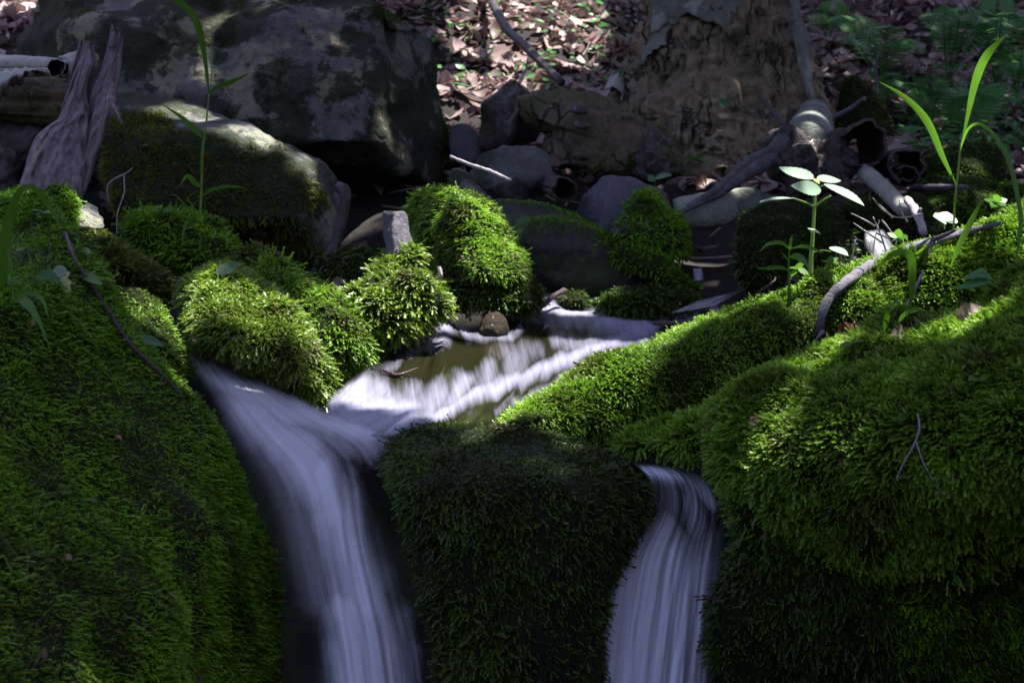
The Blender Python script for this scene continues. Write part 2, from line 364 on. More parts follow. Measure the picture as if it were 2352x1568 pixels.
M['brown_leaf'] = mat_leaf('brown_leaf', (.11, .035, .018), (.20, .075, .04), trans=.3, rough=.45)
M['yellow_leaf'] = mat_leaf('yellow_leaf', (.35, .40, .10), (.55, .55, .22), trans=.4)
M['gobo_leaf'] = mat_leaf('gobo_leaf', (.03, .08, .015), (.05, .12, .02), trans=.08)
def mat_water(name, clear, calpha, foamcol=(.74, .74, .82), su=70., sv=5., k=.9, rough=.12, bst=.3):
    t = NT(name); uv = t.n('UVMap', uv_map='UVMap').outputs[0]
    def st(a, b, det=5, dist=.3): return t.noise(t.n('VectorMath', {0: uv, 1: (a, b, 1)}, operation='MULTIPLY').outputs[0], 1., det, .6, dist)
    s1 = st(su, sv); s2 = st(su * 3.2, sv * 2.2, 3); fo = t.attr('foam')
    s = t.math('ADD', t.math('MULTIPLY', t.math('SUBTRACT', s1, .5), k * 1.5), t.math('MULTIPLY', t.math('SUBTRACT', s2, .5), k * .6))
    f = t.rng(t.math('ADD', fo, t.math('MULTIPLY', s, t.rng(fo, 0., .3, 0., 1.))), .12, 1.15)
    edge = t.attr('edge')
    h = t.math('ADD', s1, t.math('MULTIPLY', s2, .4)); bm = t.bump(h, bst, .006)
    d = t.n('BsdfPrincipled', {'Base Color': (*clear, 1), 'Roughness': rough, 'Normal': bm, 'Specular IOR Level': .5})
    tp = t.n('BsdfTransparent', {'Color': (1, 1, 1, 1)})
    c = t.n('MixShader', {0: calpha, 1: tp.outputs[0], 2: d.outputs[0]})
    fd = t.n('BsdfPrincipled', {'Base Color': (*foamcol, 1), 'Roughness': .55, 'Specular IOR Level': .3, 'Normal': bm})
    ft = t.n('MixShader', {0: .1, 1: fd.outputs[0], 2: t.n('BsdfTranslucent', {'Color': (*foamcol, 1)}).outputs[0]})
    w = t.n('MixShader', {0: f, 1: c.outputs[0], 2: ft.outputs[0]})
    return t.fin(t.n('MixShader', {0: edge, 1: tp.outputs[0], 2: w.outputs[0]}).outputs[0])
M['pool_water'] = mat_water('pool_water', (.017, .017, .007), .97, su=34, sv=1.4, k=.45, rough=.14, bst=.12, foamcol=(.50, .50, .69))
M['fall_water'] = mat_water('fall_water', (.02, .02, .02), .12, su=11, sv=.7, k=.42, foamcol=(.84, .87, .98))

# ------------------------------------------------------------------ the ground: one sheet, a slope behind, unseen right wall raised to cut light
gc = [(1250, -20, 6.4), (900, 0, 5.8), (1100, 200, 4.5), (1060, 330, 3.8), (20, 40, 4.6), (2200, 250, 4.7), (2350, 30, 6.4), (1900, 110, 5.0),
      (2300, 370, 4.0), (2000, 330, 3.9), (1150, 500, 3.1), (1500, 560, 3.0), (1750, 600, 2.75), (2100, 600, 2.7), (300, 640, 2.6), (850, 700, 2.6), (600, 680, 2.8), (1700, 420, 3.6)]
gw = PP(gc)
extra = np.array([(0, 1.5, .15), (.6, 1.4, .15), (-.6, 1.4, .15), (0, 2.0, .38), (.4, 2.2, .4), (-.3, 2.2, .42), (.8, 2.1, .4), (0, .3, 0.), (0, -2, -.6), (0, -6, -1.6),
                  (1.5, 1.0, 1.5), (1.25, .3, 1.6), (1.5, -.5, 2.3), (.9, -1.1, 1.9), (2.3, 0, 2.8), (1.9, 2.6, 1.0), (3.6, 1.2, 1.9), (3.6, 4.5, 2.2), (2.6, 7, 2.2), (-1.6, 1.6, .6), (-2.0, 3.4, 1.2), (-4., 2., 1.7), (-3.5, 6.5, 2.2), (0, 9, 2.0), (5, -3, 1.8), (-5, -3, 1.8), (2.5, -.5, .8), (-2.2, -.5, .3)])  # bank points out of view, added on the right to block ambient light
gw = np.vstack([gw, extra])
def ground_z(x, y):
    x = np.asarray(x, float); y = np.asarray(y, float)
    d2 = (x[..., None] - gw[:, 0]) ** 2 + (y[..., None] - gw[:, 1]) ** 2 + .01
    w = d2 ** -1.7; z = (w * gw[:, 2]).sum(-1) / w.sum(-1)
    r = np.hypot(x, y - 3.); far = np.clip((r - 5.5) / 6, 0, 1); far = far * far * (3 - 2 * far)
    hill = .6 + .30 * np.clip(y, -60, 60) + .012 * np.clip(np.abs(x), 0, 60) ** 1.8
    hill = np.where(y < 0, hill * 1. + .34 * np.abs(y) - .2, hill)
    return z * (1 - far) + hill * far
gs = np.concatenate([-np.geomspace(90, 3.2, 28), np.linspace(-3, 3, 150), np.geomspace(3.2, 90, 28)])
gy = np.concatenate([-np.geomspace(80, 1.2, 22), np.linspace(-1, 8, 220), np.geomspace(8.3, 110, 30)])
GX, GY = np.meshgrid(gs, gy); gv = np.stack([GX.ravel(), GY.ravel(), ground_z(GX.ravel(), GY.ravel())], -1)
gv[:, 2] += .03 * fbm(gv, .35, 4, 3) + .25 * np.clip((np.hypot(gv[:, 0], gv[:, 1] - 3) - 8) / 20, 0, 1) * fbm(gv, 6, 3, 8)
g = mk('ground', gv, grid_faces(len(gs), len(gy)), M['soil'], base=np.zeros(3)); tagit(g, 'dark forest soil of the ravine slope under leaf litter', 'ground', kind='structure')
def gz(x, y):
    p = np.stack([np.atleast_1d(x).astype(float), np.atleast_1d(y).astype(float)], -1); z = ground_z(p[:, 0], p[:, 1])
    q = np.column_stack([p, z]); return z + .03 * fbm(q, .35, 4, 3)
def on_ground(U, V, d0=1.5, d1=14):
    """where the sight line through a picture position meets the ground"""
    ds = np.linspace(d0, d1, 400); q = P(U, V, ds); k = np.argmax(q[:, 2] < gz(q[:, 0], q[:, 1])); return ds[k]

# ------------------------------------------------------------------ the brook
def foam_at(U, V, lines, ws=1., ss=1.):
    q_ = np.stack([U / 30., V / 60., 0 * U], -1); U, V = U + 8 * fbm(q_, 1., 3, 5), V + 9 * fbm(q_, 1., 3, 6)
    f = np.zeros_like(U)
    for pts, w, s in lines:
        p = np.array(pts, float); best = np.full(U.shape, 1e9)
        if len(p) == 1: best = np.hypot(U - p[0, 0], V - p[0, 1])
        for a, b in zip(p[:-1], p[1:]):
            ab = b - a; t = np.clip(((U - a[0]) * ab[0] + (V - a[1]) * ab[1]) / (ab @ ab), 0, 1)
            best = np.minimum(best, np.hypot(U - a[0] - t * ab[0], V - a[1] - t * ab[1]))
        f = np.maximum(f, s * ss * np.exp(-(best / w / ws) ** 2))
    return f
def sheet(name, A, B, mat, lines, nu=90, nv=90, off=0., arch=0., label='', extra=None, wav=.004, seed=1, amp=1., edge=(.05, .05, .0, .0), ws=None, vscale=1.):
    a = curve(A, nv); b = curve(B, nv); u = np.linspace(0, 1, nu)[None, :, None]
    q = a[:, None] * (1 - u) + b[:, None] * u; U, V, D = q[..., 0], q[..., 1], q[..., 2]
    D = D - arch * np.sin(np.pi * u[..., 0]) - off
    v = P(U, V, D).reshape(-1, 3)
    uu = np.broadcast_to(u[..., 0], U.shape); vv = np.broadcast_to(np.linspace(0, 1, nv)[:, None], U.shape)
    f = foam_at(U.ravel(), V.ravel(), lines) * amp
    if extra: f = np.maximum(f, extra(U.ravel(), V.ravel()) * amp)
    k = np.stack([uu.ravel() * 14, vv.ravel() * 2.5, np.zeros(v.shape[0])], -1)
    v = v + nrm(CAM - v) * (wav * fbm(k, 1., 3, seed))[:, None]
    sm = lambda x, e: np.clip(x / e, 0, 1) ** 2 * (3 - 2 * np.clip(x / e, 0, 1)) if e > 0 else np.ones_like(x)
    jit = .5 + .5 * fbm(np.stack([uu.ravel() * 3, vv.ravel() * 9, np.zeros(v.shape[0])], -1), 1., 3, seed + 4)
    ed = (sm(uu, edge[0]) * sm(1 - uu, edge[1]) * sm(vv, edge[2]) * sm(1 - vv, edge[3])).ravel()
    ratio = (vv.ravel()) * vscale
    uv = np.stack([uu.ravel() + seed * 3.3, ratio], -1)
    return mk(name, v, grid_faces(nu, nv), mat, attrs={'foam': np.clip(f, 0, 1.2), 'edge': np.clip(ed, 0, 1)}, uv=uv, base=v.mean(0) - (0, 0, .1))
pool_lines = [([(890, 985), (1000, 950), (1150, 885), (1300, 822), (1440, 772), (1500, 745)], 15, .8), ([(780, 945), (860, 955), (930, 955)], 50, 1.08), ([(800, 890), (840, 905)], 44, .85),
    ([(875, 890), (890, 930)], 22, .7), ([(940, 895), (925, 950)], 26, .62), ([(1005, 895), (985, 940)], 24, .6), ([(1065, 870), (1040, 915)], 24, .72), ([(1120, 850), (1110, 890)], 26, .5), ([(1190, 820), (1180, 860)], 30, .45),
    ([(790, 865), (900, 825), (960, 790), (1010, 748)], 15, .6), ([(1012, 755), (1000, 775)], 24, .9), ([(1060, 745), (1085, 768), (1170, 772), (1200, 750)], 12, .5),
    ([(1250, 678), (1320, 712), (1400, 735), (1480, 748)], 26, .95), ([(1255, 700), (1300, 722)], 25, .8), ([(1280, 775), (1340, 800), (1390, 780)], 20, .5), ([(1370, 748), (1430, 758)], 20, .6), ([(1230, 800), (1150, 810)], 26, .34),
    ([(1150, 940), (1280, 870), (1350, 830)], 12, .36), ([(1050, 730), (1200, 725), (1300, 740)], 8, .4), ([(1500, 738), (1650, 705)], 8, .45)]
back = [(748, 925, 1.83), (800, 868, 1.95), (880, 828, 2.05), (960, 778, 2.2), (1000, 718, 2.36), (1050, 710, 2.42), (1180, 702, 2.5), (1240, 664, 2.62), (1300, 680, 2.62), (1380, 708, 2.55), (1480, 724, 2.5), (1700, 680, 2.6)]
front = [(745, 958, 1.79), (800, 985, 1.70), (860, 1000, 1.66), (905, 1002, 1.655), (960, 985, 1.66), (1050, 978, 1.665), (1150, 978, 1.67), (1220, 955, 1.70), (1300, 905, 1.80), (1390, 850, 1.94), (1500, 790, 2.12), (1720, 715, 2.4)]
NU = 340; a = curve(back, NU); b = curve(front, NU); nv = 130; w = np.linspace(0, 1, nv)[:, None, None]
q = a[None] * (1 - w) + b[None] * w; U, V, D = q[..., 0], q[..., 1], q[..., 2]; v = P(U, V, D).reshape(-1, 3)
fo = foam_at(U.ravel(), V.ravel(), pool_lines, 1.25, .78)
uu = np.broadcast_to(np.linspace(0, 1, NU)[None], U.shape).ravel(); vv = np.broadcast_to(w[..., 0], U.shape).ravel()
v[:, 2] += .0035 * fbm(np.stack([uu * 16 + vv * 3, vv * 3, 0 * vv], -1), 1., 4, 2) + .004 * np.clip(fo, 0, 1) - .002
wt = mk('stream_water', v, grid_faces(NU, nv), M['pool_water'], attrs={'foam': fo, 'edge': np.clip(vv / .16, 0, 1) ** 1.5 * np.clip((1 - vv) / .05, 0, 1) * np.clip(uu / .02, 0, 1)}, uv=np.stack([uu * 1.5, vv], -1), base=v.mean(0))
tagit(wt, 'shallow brook sliding over olive bedrock with white foam', 'water', kind='structure')
f1 = [([(450, 835), (545, 890), (650, 940), (780, 975), (890, 990)], 42, .85), ([(560, 930), (600, 960), (690, 1040), (760, 1160), (810, 1300), (850, 1450), (870, 1660)], 72, .85), ([(730, 1080), (800, 1250), (850, 1400)], 48, 1.0),
      ([(620, 1040), (690, 1200), (740, 1360)], 70, .36), ([(800, 1400), (820, 1660)], 55, 1.0), ([(900, 1420), (930, 1660)], 50, .5), ([(740, 1000), (850, 1020)], 50, .45)]
L1 = [(405, 800, 1.99), (435, 850, 1.88), (475, 915, 1.76), (505, 980, 1.67), (545, 1060, 1.59), (600, 1160, 1.54), (635, 1300, 1.49), (665, 1450, 1.45), (690, 1680, 1.41)]
R1 = [(560, 830, 1.97), (680, 905, 1.88), (785, 950, 1.79), (885, 985, 1.70), (935, 1045, 1.64), (955, 1220, 1.58), (985, 1350, 1.53), (1020, 1480, 1.49), (1045, 1680, 1.44)]
w1 = sheet('waterfall', L1, R1, M['fall_water'], f1, 110, 140, arch=.03, seed=1, edge=(.30, .13, .05, 0))
tagit(w1, 'silky left waterfall pouring between the big mossy bank and the dark mossy rock', 'waterfall', 'veils of falling water', kind='structure')
f2 = [([(1440, 1066), (1540, 1078), (1600, 1100), (1640, 1150)], 22, 1.1), ([(1590, 1110), (1600, 1230)], 28, .6), ([(1410, 1290), (1400, 1400)], 26, .95), ([(1650, 1230), (1640, 1400)], 18, .65)]
def f2x(U, V): return .85 * np.exp(-((V - 1070 - np.clip(U - 1450, 0, 200) * .16) / 17.) ** 2) + .24 + np.clip((V - 1195 - 22 * np.sin(U / 31.) - 8 * np.sin(U / 13.)) / 90, 0, 1) ** .8 * (.66 + .12 * np.sin(U / 40.))
L2 = [(1438, 1058, 1.66), (1470, 1078, 1.60), (1488, 1110, 1.575), (1475, 1180, 1.56), (1435, 1235, 1.545), (1400, 1300, 1.53), (1372, 1450, 1.50), (1340, 1680, 1.46)]
R2 = [(1550, 1062, 1.70), (1620, 1082, 1.65), (1662, 1120, 1.62), (1680, 1180, 1.60), (1672, 1240, 1.585), (1662, 1320, 1.57), (1650, 1450, 1.54), (1632, 1680, 1.50)]
w2 = sheet('waterfall', L2, R2, M['fall_water'], f2, 90, 120, arch=.03, extra=f2x, seed=2, edge=(.07, .07, .04, 0))
tagit(w2, 'shorter grey right waterfall dropping beside the overhanging moss bank', 'waterfall', 'veils of falling water', kind='structure')
for nm, A, B, L, lab, am in (('waterfall', [(1590, 615, 2.72), (1592, 645, 2.7), (1590, 675, 2.68)], [(1612, 612, 2.72), (1622, 645, 2.7), (1626, 675, 2.68)], [([(1600, 615), (1608, 675)], 12, .8)], 'thin white trickle between dark rocks behind the brook', 1.),
        ('waterfall', [(1985, 530, 2.5), (1985, 570, 2.46), (2000, 600, 2.4)], [(2030, 525, 2.5), (2060, 570, 2.46), (2080, 600, 2.4)], [([(2010, 530), (2035, 600)], 26, .55)], 'small grey veil of water behind the tangle of twigs', 1.),
        ('waterfall', [(1640, 705, 2.44), (1600, 712, 2.42), (1530, 722, 2.4)], [(1750, 640, 2.6), (1690, 668, 2.5), (1600, 690, 2.46)], [([(1720, 665), (1620, 705), (1560, 715)], 30, .5)], 'misty grey run of water entering the brook on the right', .9)):
    o = sheet(nm, A, B, M['fall_water'], L, 24, 24, seed=3, edge=(.15, .15, .1, .1), wav=.002, amp=am); tagit(o, lab, 'waterfall', 'veils of falling water', kind='structure')
# ------------------------------------------------------------------ rocks and their moss
SURFS = []
def stone(name, label, cat, mat, outline, facets, group=None, mossargs=None, part='stone', ms=None, undr=True, **kw):
    if ms is not None and 'inset' not in kw:
        m_ = ms[0] if isinstance(ms, list) else ms; kw['inset'] = .45 * m_['L'] * F / facets[0][2] if m_.get('dens', 0) > 70000 else 4.
    v, f = rock_mesh(outline, facets, **kw)
    SURFS.append((v, f))
    if ms is None:
        o = mk(name, v, f, mat); return tagit(o, label, cat, group), v, f
    root = thing(name, label, cat, (v[:, 0].mean(), v[:, 1].mean(), v[:, 2].min()), group)
    m0 = (ms[0] if isinstance(ms, list) else ms).get('mask'); U_, V__, d_ = proj(v); un = np.clip(m0(U_, V__, v, vert_normals(v, f)) * 1.6 - .3, 0, 1) if m0 else np.ones(len(v))
    mk(part, v, f, mat, root, attrs={'under': un * (1. if undr else 0.)})
    for k, a in enumerate(ms if isinstance(ms, list) else [ms]): moss(root, v, f, **{'seed': k * 7 + len(label), **a})
    return root, v, f
GR = 'moss covered rocks along the brook'
# left foreground bank
o = [(-160, 420), (0, 440), (60, 432), (120, 490), (172, 540), (215, 600), (262, 690), (320, 765), (382, 845), (440, 905), (495, 975), (530, 1060), (570, 1140), (615, 1240), (655, 1350), (680, 1460), (690, 1700), (300, 1760), (-200, 1740), (-220, 1000)]
def m_left(U, V, p, n):
    edge = np.interp(V, [430, 900, 1000, 1100, 1250, 1400, 1568], [9999, 9999, 620, 600, 590, 640, 690]); x = (edge - U) / 70.
    bare = np.clip(.5 + x + .8 * fbm(p, .03, 3, 6), .06, 1); return np.maximum(bare, .8)
stone('mossy_bank', 'broad bank thick with green moss filling the lower left corner', 'mossy rock', M['wet_rock'], o,
      [(300, 1000, 1.50, .60, -.50), (500, 1200, 1.54, 1.5, -.3), (200, 560, 1.70, .1, -1.4)], GR, N=44, M=200, bulge=.06, thick=.35, amp=.009, scale=.10, seed=2, center=(220, 1100),
      ms=dict(mat=M['moss_green'], dens=210000, L=.0085, mask=m_left, droop=.75, lean=.4, Lmap=lambda U, V: np.interp(V, [430, 700, 1000, 1400], [1.15, .9, 1., .95])))
# bedrock under the pool lip
stone('rock_ledge', 'wet dark bedrock step under the lip of the waterfalls', 'rock', M['dark_rock'], [(480, 1010), (700, 1000), (900, 1020), (1200, 1030), (1420, 1062), (1600, 1090), (1800, 1150), (1900, 1750), (450, 1750)],
      [(1000, 1100, 1.78, 0, -.35)], N=20, M=90, bulge=.03, thick=.3, amp=.02, scale=.1, seed=4)
# centre rock between the falls
o = [(895, 1010), (930, 972), (1000, 955), (1100, 955), (1200, 968), (1320, 990), (1400, 1035), (1470, 1080), (1500, 1120), (1485, 1180), (1450, 1240), (1410, 1320), (1380, 1450), (1355, 1700), (1200, 1750), (1030, 1720), (1000, 1500), (965, 1350), (935, 1220), (905, 1100)]
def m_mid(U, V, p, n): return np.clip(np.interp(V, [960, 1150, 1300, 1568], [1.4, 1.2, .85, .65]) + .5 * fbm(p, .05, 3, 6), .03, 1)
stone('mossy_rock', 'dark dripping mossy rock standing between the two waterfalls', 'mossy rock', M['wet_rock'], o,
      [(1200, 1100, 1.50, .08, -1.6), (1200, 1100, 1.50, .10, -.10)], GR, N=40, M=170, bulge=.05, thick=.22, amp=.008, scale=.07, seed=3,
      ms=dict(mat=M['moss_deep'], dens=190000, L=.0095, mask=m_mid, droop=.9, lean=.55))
# right foreground bank
o = [(1425, 1015), (1490, 982), (1560, 952), (1650, 915), (1740, 880), (1760, 960), (1740, 1070), (1650, 1062), (1540, 1046), (1450, 1038)]
stone('mossy_rock', 'low saddle of dark moss between the central rock and the right moss bank', 'mossy rock', M['under_moss'], o, [(1600, 990, 1.62, -.2, -.5)], GR, N=24, M=110, bulge=.05, thick=.12, amp=.010, scale=.05, seed=28, ms=dict(mat=M['moss_lime'], dens=190000, L=.010, droop=.5, lean=.4))
o = [(1632, 990), (1650, 935), (1720, 866), (1850, 795), (2000, 752), (2150, 720), (2250, 692), (2460, 640), (2540, 1100), (2480, 1300), (2350, 1390), (2200, 1420), (2060, 1430), (1930, 1400), (1820, 1340), (1740, 1240), (1690, 1140), (1650, 1060)]
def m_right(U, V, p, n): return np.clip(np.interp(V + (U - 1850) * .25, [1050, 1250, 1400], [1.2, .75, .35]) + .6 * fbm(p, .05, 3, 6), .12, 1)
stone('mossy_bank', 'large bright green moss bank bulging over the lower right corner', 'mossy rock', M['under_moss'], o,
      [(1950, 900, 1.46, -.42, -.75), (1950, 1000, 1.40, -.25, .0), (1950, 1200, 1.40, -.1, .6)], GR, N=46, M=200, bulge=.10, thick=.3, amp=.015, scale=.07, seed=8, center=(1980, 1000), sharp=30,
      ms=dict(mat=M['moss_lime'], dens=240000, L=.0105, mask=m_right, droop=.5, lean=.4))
o = [(1655, 1130), (1710, 1130), (1850, 1180), (2050, 1180), (2200, 1110), (2360, 1080), (2520, 1050), (2560, 1700), (2100, 1760), (1640, 1740), (1640, 1500), (1660, 1300)]
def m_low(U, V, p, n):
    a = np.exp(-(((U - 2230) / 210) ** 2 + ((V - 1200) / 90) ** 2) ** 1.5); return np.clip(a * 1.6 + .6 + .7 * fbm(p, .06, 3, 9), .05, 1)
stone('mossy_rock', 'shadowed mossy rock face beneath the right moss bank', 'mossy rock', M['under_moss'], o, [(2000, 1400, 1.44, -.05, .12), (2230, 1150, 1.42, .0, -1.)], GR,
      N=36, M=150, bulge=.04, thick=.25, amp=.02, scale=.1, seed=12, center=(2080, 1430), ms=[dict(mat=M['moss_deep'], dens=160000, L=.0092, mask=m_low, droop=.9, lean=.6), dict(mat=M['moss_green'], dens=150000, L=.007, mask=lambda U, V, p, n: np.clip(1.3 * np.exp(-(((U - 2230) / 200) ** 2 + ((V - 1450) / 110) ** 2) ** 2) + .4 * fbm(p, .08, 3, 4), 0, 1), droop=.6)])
# long ridge behind it
T = [(1150, 968), (1200, 925), (1250, 888), (1340, 832), (1420, 790), (1520, 765), (1620, 735), (1720, 685), (1850, 640), (1960, 600), (2080, 562), (2200, 520), (2352, 452), (2520, 400)]
B = [(1170, 985), (1260, 1010), (1330, 1030), (1430, 1050), (1520, 1020), (1620, 970), (1720, 920), (1820, 860), (1920, 840), (2020, 820), (2120, 800), (2220, 780), (2360, 750), (2520, 730)]
T = [(u, v + 15) for u, v in T]
v, f = loft_mesh(T, B, [1.69, 1.77, 1.81, 1.85, 1.9, 1.96, 2.0, 2.04], [1.69, 1.77, 1.81, 1.85, 1.89, 1.94, 1.98, 2.02], bulge=.085, thick=.14, nu=170, nphi=64, amp=.011, scale=.06, seed=5)
r = thing('mossy_log', 'long bright mossy ridge sloping down to the brook with a grey branch across it', 'mossy log', (.35, 1.8, .5), GR)
mk('log', v, f, M['under_moss'], r); SURFS += [(v, f[0])]; moss(r, v, f, M['moss_lime'], 230000, .0098, droop=.5, lean=.4, seed=31)
# rocks left of the pool
def small(label, outline, d, mat, ml, L, dens, gx=.2, gy=-.9, bulge=.06, thick=.14, amp=.011, mask=None, seed=1, rock='under_moss', name='mossy_rock', droop=.7, facets=None, lean=.35, scale=.05, full=True, **kw):
    c = np.array(outline).mean(0)
    return stone(name, label, 'mossy rock', M[rock], outline, facets or [(c[0], c[1], d, gx, gy), (c[0], c[1], d - .01, gx, gy * .15)], GR, N=26, M=110, bulge=bulge, thick=thick, amp=amp, scale=scale, seed=seed,
                 ms=dict(mat=M[mat], dens=dens, L=L, mask=mask, droop=droop, lean=lean, full=full), **kw)
small('rounded rock under shaggy sunlit yellow green moss at the head of the left waterfall', [(415, 735), (425, 660), (465, 615), (540, 605), (600, 635), (655, 660), (700, 735), (735, 820), (750, 895), (736, 915), (690, 895), (640, 865), (575, 832), (510, 812), (450, 785)], 1.92, 'moss_yellow', 1, .012, 190000, bulge=.09, seed=2)
small('mossy hump sloping down to the pool behind the shaggy sunlit rock', [(545, 575), (600, 570), (680, 620), (740, 655), (795, 690), (830, 735), (862, 795), (855, 840), (800, 870), (760, 885), (700, 790), (640, 680), (570, 620)], 2.06, 'moss_lime', 1, .013, 100000, seed=3, center=(730, 730))
small('low rock with dark green moss at the foot of the tall grass stalk', [(292, 510), (330, 488), (420, 482), (500, 508), (545, 550), (562, 600), (540, 650), (470, 660), (400, 620), (345, 600), (305, 560)], 2.28, 'moss_green', 1, .012, 90000, seed=4)
small('small brownish mossy rock left of the dark crevice', [(175, 540), (230, 528), (290, 555), (340, 595), (385, 640), (385, 690), (340, 690), (265, 655), (205, 605)], 2.05, 'moss_olive', 1, .011, 90000, seed=5)
small('pale sunlit moss hump at the edge of the left bank below the crevice', [(245, 680), (300, 660), (365, 690), (395, 740), (412, 800), (440, 860), (420, 900), (340, 850), (280, 770)], 1.86, 'moss_lime', 1, .009, 100000, seed=6)
small('mossy tuft of rock below the upright grey stone wedge', [(800, 672), (845, 625), (890, 585), (935, 566), (970, 600), (1000, 650), (1015, 705), (1000, 725), (965, 768), (905, 785), (862, 745), (815, 712)], 2.14, 'moss_yellow', 1, .0125, 90000, seed=7, amp=.018,
      mask=lambda U, V, p, n: np.clip(.8 + .7 * fbm(p, .04, 2, 3), .15, 1))
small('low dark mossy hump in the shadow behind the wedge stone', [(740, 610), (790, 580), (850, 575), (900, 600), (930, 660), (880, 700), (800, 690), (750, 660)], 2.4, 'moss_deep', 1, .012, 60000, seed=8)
stone('wedge_stone', 'upright grey stone wedge poking out of a mossy tuft', 'rock', M['violet_stone'], [(880, 490), (888, 486), (905, 484), (928, 489), (936, 515), (948, 560), (955, 600), (930, 615), (900, 610), (890, 570), (883, 530)],
      [(905, 530, 2.20, -2.2, -.3), (905, 530, 2.20, 1.2, -.3)], N=16, M=60, bulge=.012, thick=.06, amp=.003, scale=.03)
small('tall mossy rock half in sun with a shadowed left side above the pool', [(932, 500), (960, 448), (1010, 430), (1065, 440), (1120, 460), (1158, 498), (1188, 555), (1208, 605), (1200, 640), (1100, 650), (1000, 650), (965, 600), (940, 545)], 2.45, 'moss_lime', 1, .0105, 110000, seed=9,
      facets=[(1060, 520, 2.40, -1.6, -.2), (1060, 520, 2.38, .7, -.9)], bulge=.05, thick=.2)
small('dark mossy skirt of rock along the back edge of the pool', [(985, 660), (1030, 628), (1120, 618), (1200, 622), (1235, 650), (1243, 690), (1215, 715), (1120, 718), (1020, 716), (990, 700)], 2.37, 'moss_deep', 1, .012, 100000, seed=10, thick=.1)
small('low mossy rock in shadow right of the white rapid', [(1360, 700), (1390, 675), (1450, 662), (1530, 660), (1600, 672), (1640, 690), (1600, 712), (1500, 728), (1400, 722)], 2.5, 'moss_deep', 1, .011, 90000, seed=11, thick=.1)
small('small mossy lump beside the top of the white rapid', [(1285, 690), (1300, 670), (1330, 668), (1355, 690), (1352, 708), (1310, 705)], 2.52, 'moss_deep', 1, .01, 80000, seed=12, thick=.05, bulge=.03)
small('mossy rock with a two humped cushion near the driftwood', [(1395, 540), (1440, 470), (1460, 435), (1500, 430), (1520, 455), (1525, 490), (1560, 500), (1575, 540), (1570, 590), (1520, 600), (1450, 580)], 2.72, 'moss_green', 1, .011, 90000, seed=13, rock='grey_stone', thick=.15,
      mask=lambda U, V, p, n: np.clip((U - 1405 - (560 - V) * .35) / 25 + .5 * fbm(p, .03, 2, 2), 0, 1))
small('mossy shoulder of rock above the thin trickle', [(1410, 560), (1450, 548), (1510, 560), (1540, 600), (1590, 650), (1620, 690), (1560, 700), (1480, 640), (1420, 600)], 2.66, 'moss_green', 1, .010, 80000, seed=14, thick=.1)
# bare and half bare stones
stone('boulder', 'dark boulder with a thin rim of moss in the shade behind the pool', 'rock', M['dark_rock'], [(1180, 560), (1190, 520), (1250, 492), (1320, 500), (1380, 530), (1440, 575), (1490, 620), (1520, 680), (1500, 730), (1350, 710), (1240, 680), (1205, 620)],
      [(1320, 560, 2.62, .2, -1.4), (1320, 530, 2.66, .2, .1)], N=26, M=110, bulge=.04, thick=.2, amp=.008, seed=3, ms=dict(mat=M['moss_green'], dens=100000, L=.008, full=False, mask=lambda U, V, p, n: np.clip(1.7 - (V - np.interp(U, [1180, 1250, 1320, 1400, 1500], [545, 492, 498, 545, 630])) / 28 + .6 * fbm(p, .03, 2, 2), 0, 1)))
stone('boulder', 'long dark stone edged with moss behind the darker boulder', 'rock', M['dark_rock'], [(1125, 470), (1160, 452), (1230, 458), (1300, 480), (1370, 510), (1430, 560), (1420, 600), (1300, 560), (1180, 540)],
      [(1260, 500, 2.78, .2, -1.2)], N=22, M=90, bulge=.04, thick=.15, amp=.006, seed=5, ms=dict(mat=M['moss_green'], dens=90000, L=.008, full=False, mask=lambda U, V, p, n: np.clip(1.6 - (V - np.interp(U, [1125, 1160, 1230, 1300, 1430], [465, 452, 458, 478, 545])) / 14 + .5 * fbm(p, .03, 2, 2), 0, 1)))
stone('stone', 'upright rounded grey stone behind the pool', 'rock', M['grey_stone'], [(1085, 410), (1100, 385), (1135, 348), (1170, 333), (1215, 338), (1250, 360), (1257, 395), (1248, 440), (1240, 462), (1190, 460), (1120, 440)],
      [(1150, 400, 2.95, -1.6, -.9), (1215, 380, 2.94, 1.0, -.9), (1225, 420, 2.93, 1.2, 1.4), (1150, 430, 2.94, -.6, 1.)], N=26, M=110, bulge=.012, thick=.15, amp=.012, scale=.07, sharp=150, seed=6)
stone('stone', 'slanting grey stone with moss patches under the thin white twig', 'rock', M['grey_stone'], [(1028, 415), (1040, 385), (1075, 390), (1110, 430), (1135, 470), (1120, 490), (1060, 480), (1030, 450)],
      [(1080, 430, 2.9, .2, -.9)], N=20, M=80, bulge=.03, thick=.12, amp=.005, seed=7, ms=dict(mat=M['moss_green'], dens=50000, L=.006, full=False, mask=lambda U, V, p, n: (fbm(p, .04, 2, 2) > .25) * 1.))
stone('stone', 'faceted violet grey stone in front of the decaying stump', 'rock', M['violet_stone'], [(1325, 490), (1345, 455), (1375, 420), (1400, 406), (1450, 412), (1490, 425), (1530, 450), (1540, 490), (1500, 530), (1400, 530), (1350, 515)],
      [(1390, 450, 2.88, -1.8, -.8), (1390, 450, 2.88, .5, -.6)], N=24, M=100, bulge=.008, thick=.15, amp=.009, scale=.06, sharp=150, seed=8)
stone('stone', 'pale flat stone leaning by the sunlit leaf litter', 'rock', M['violet_stone'], [(1035, 300), (1050, 285), (1080, 290), (1105, 330), (1100, 365), (1060, 375), (1035, 345)], [(1065, 330, 3.5, .4, -.8)], N=18, M=60, bulge=.02, thick=.08, amp=.004, seed=9)
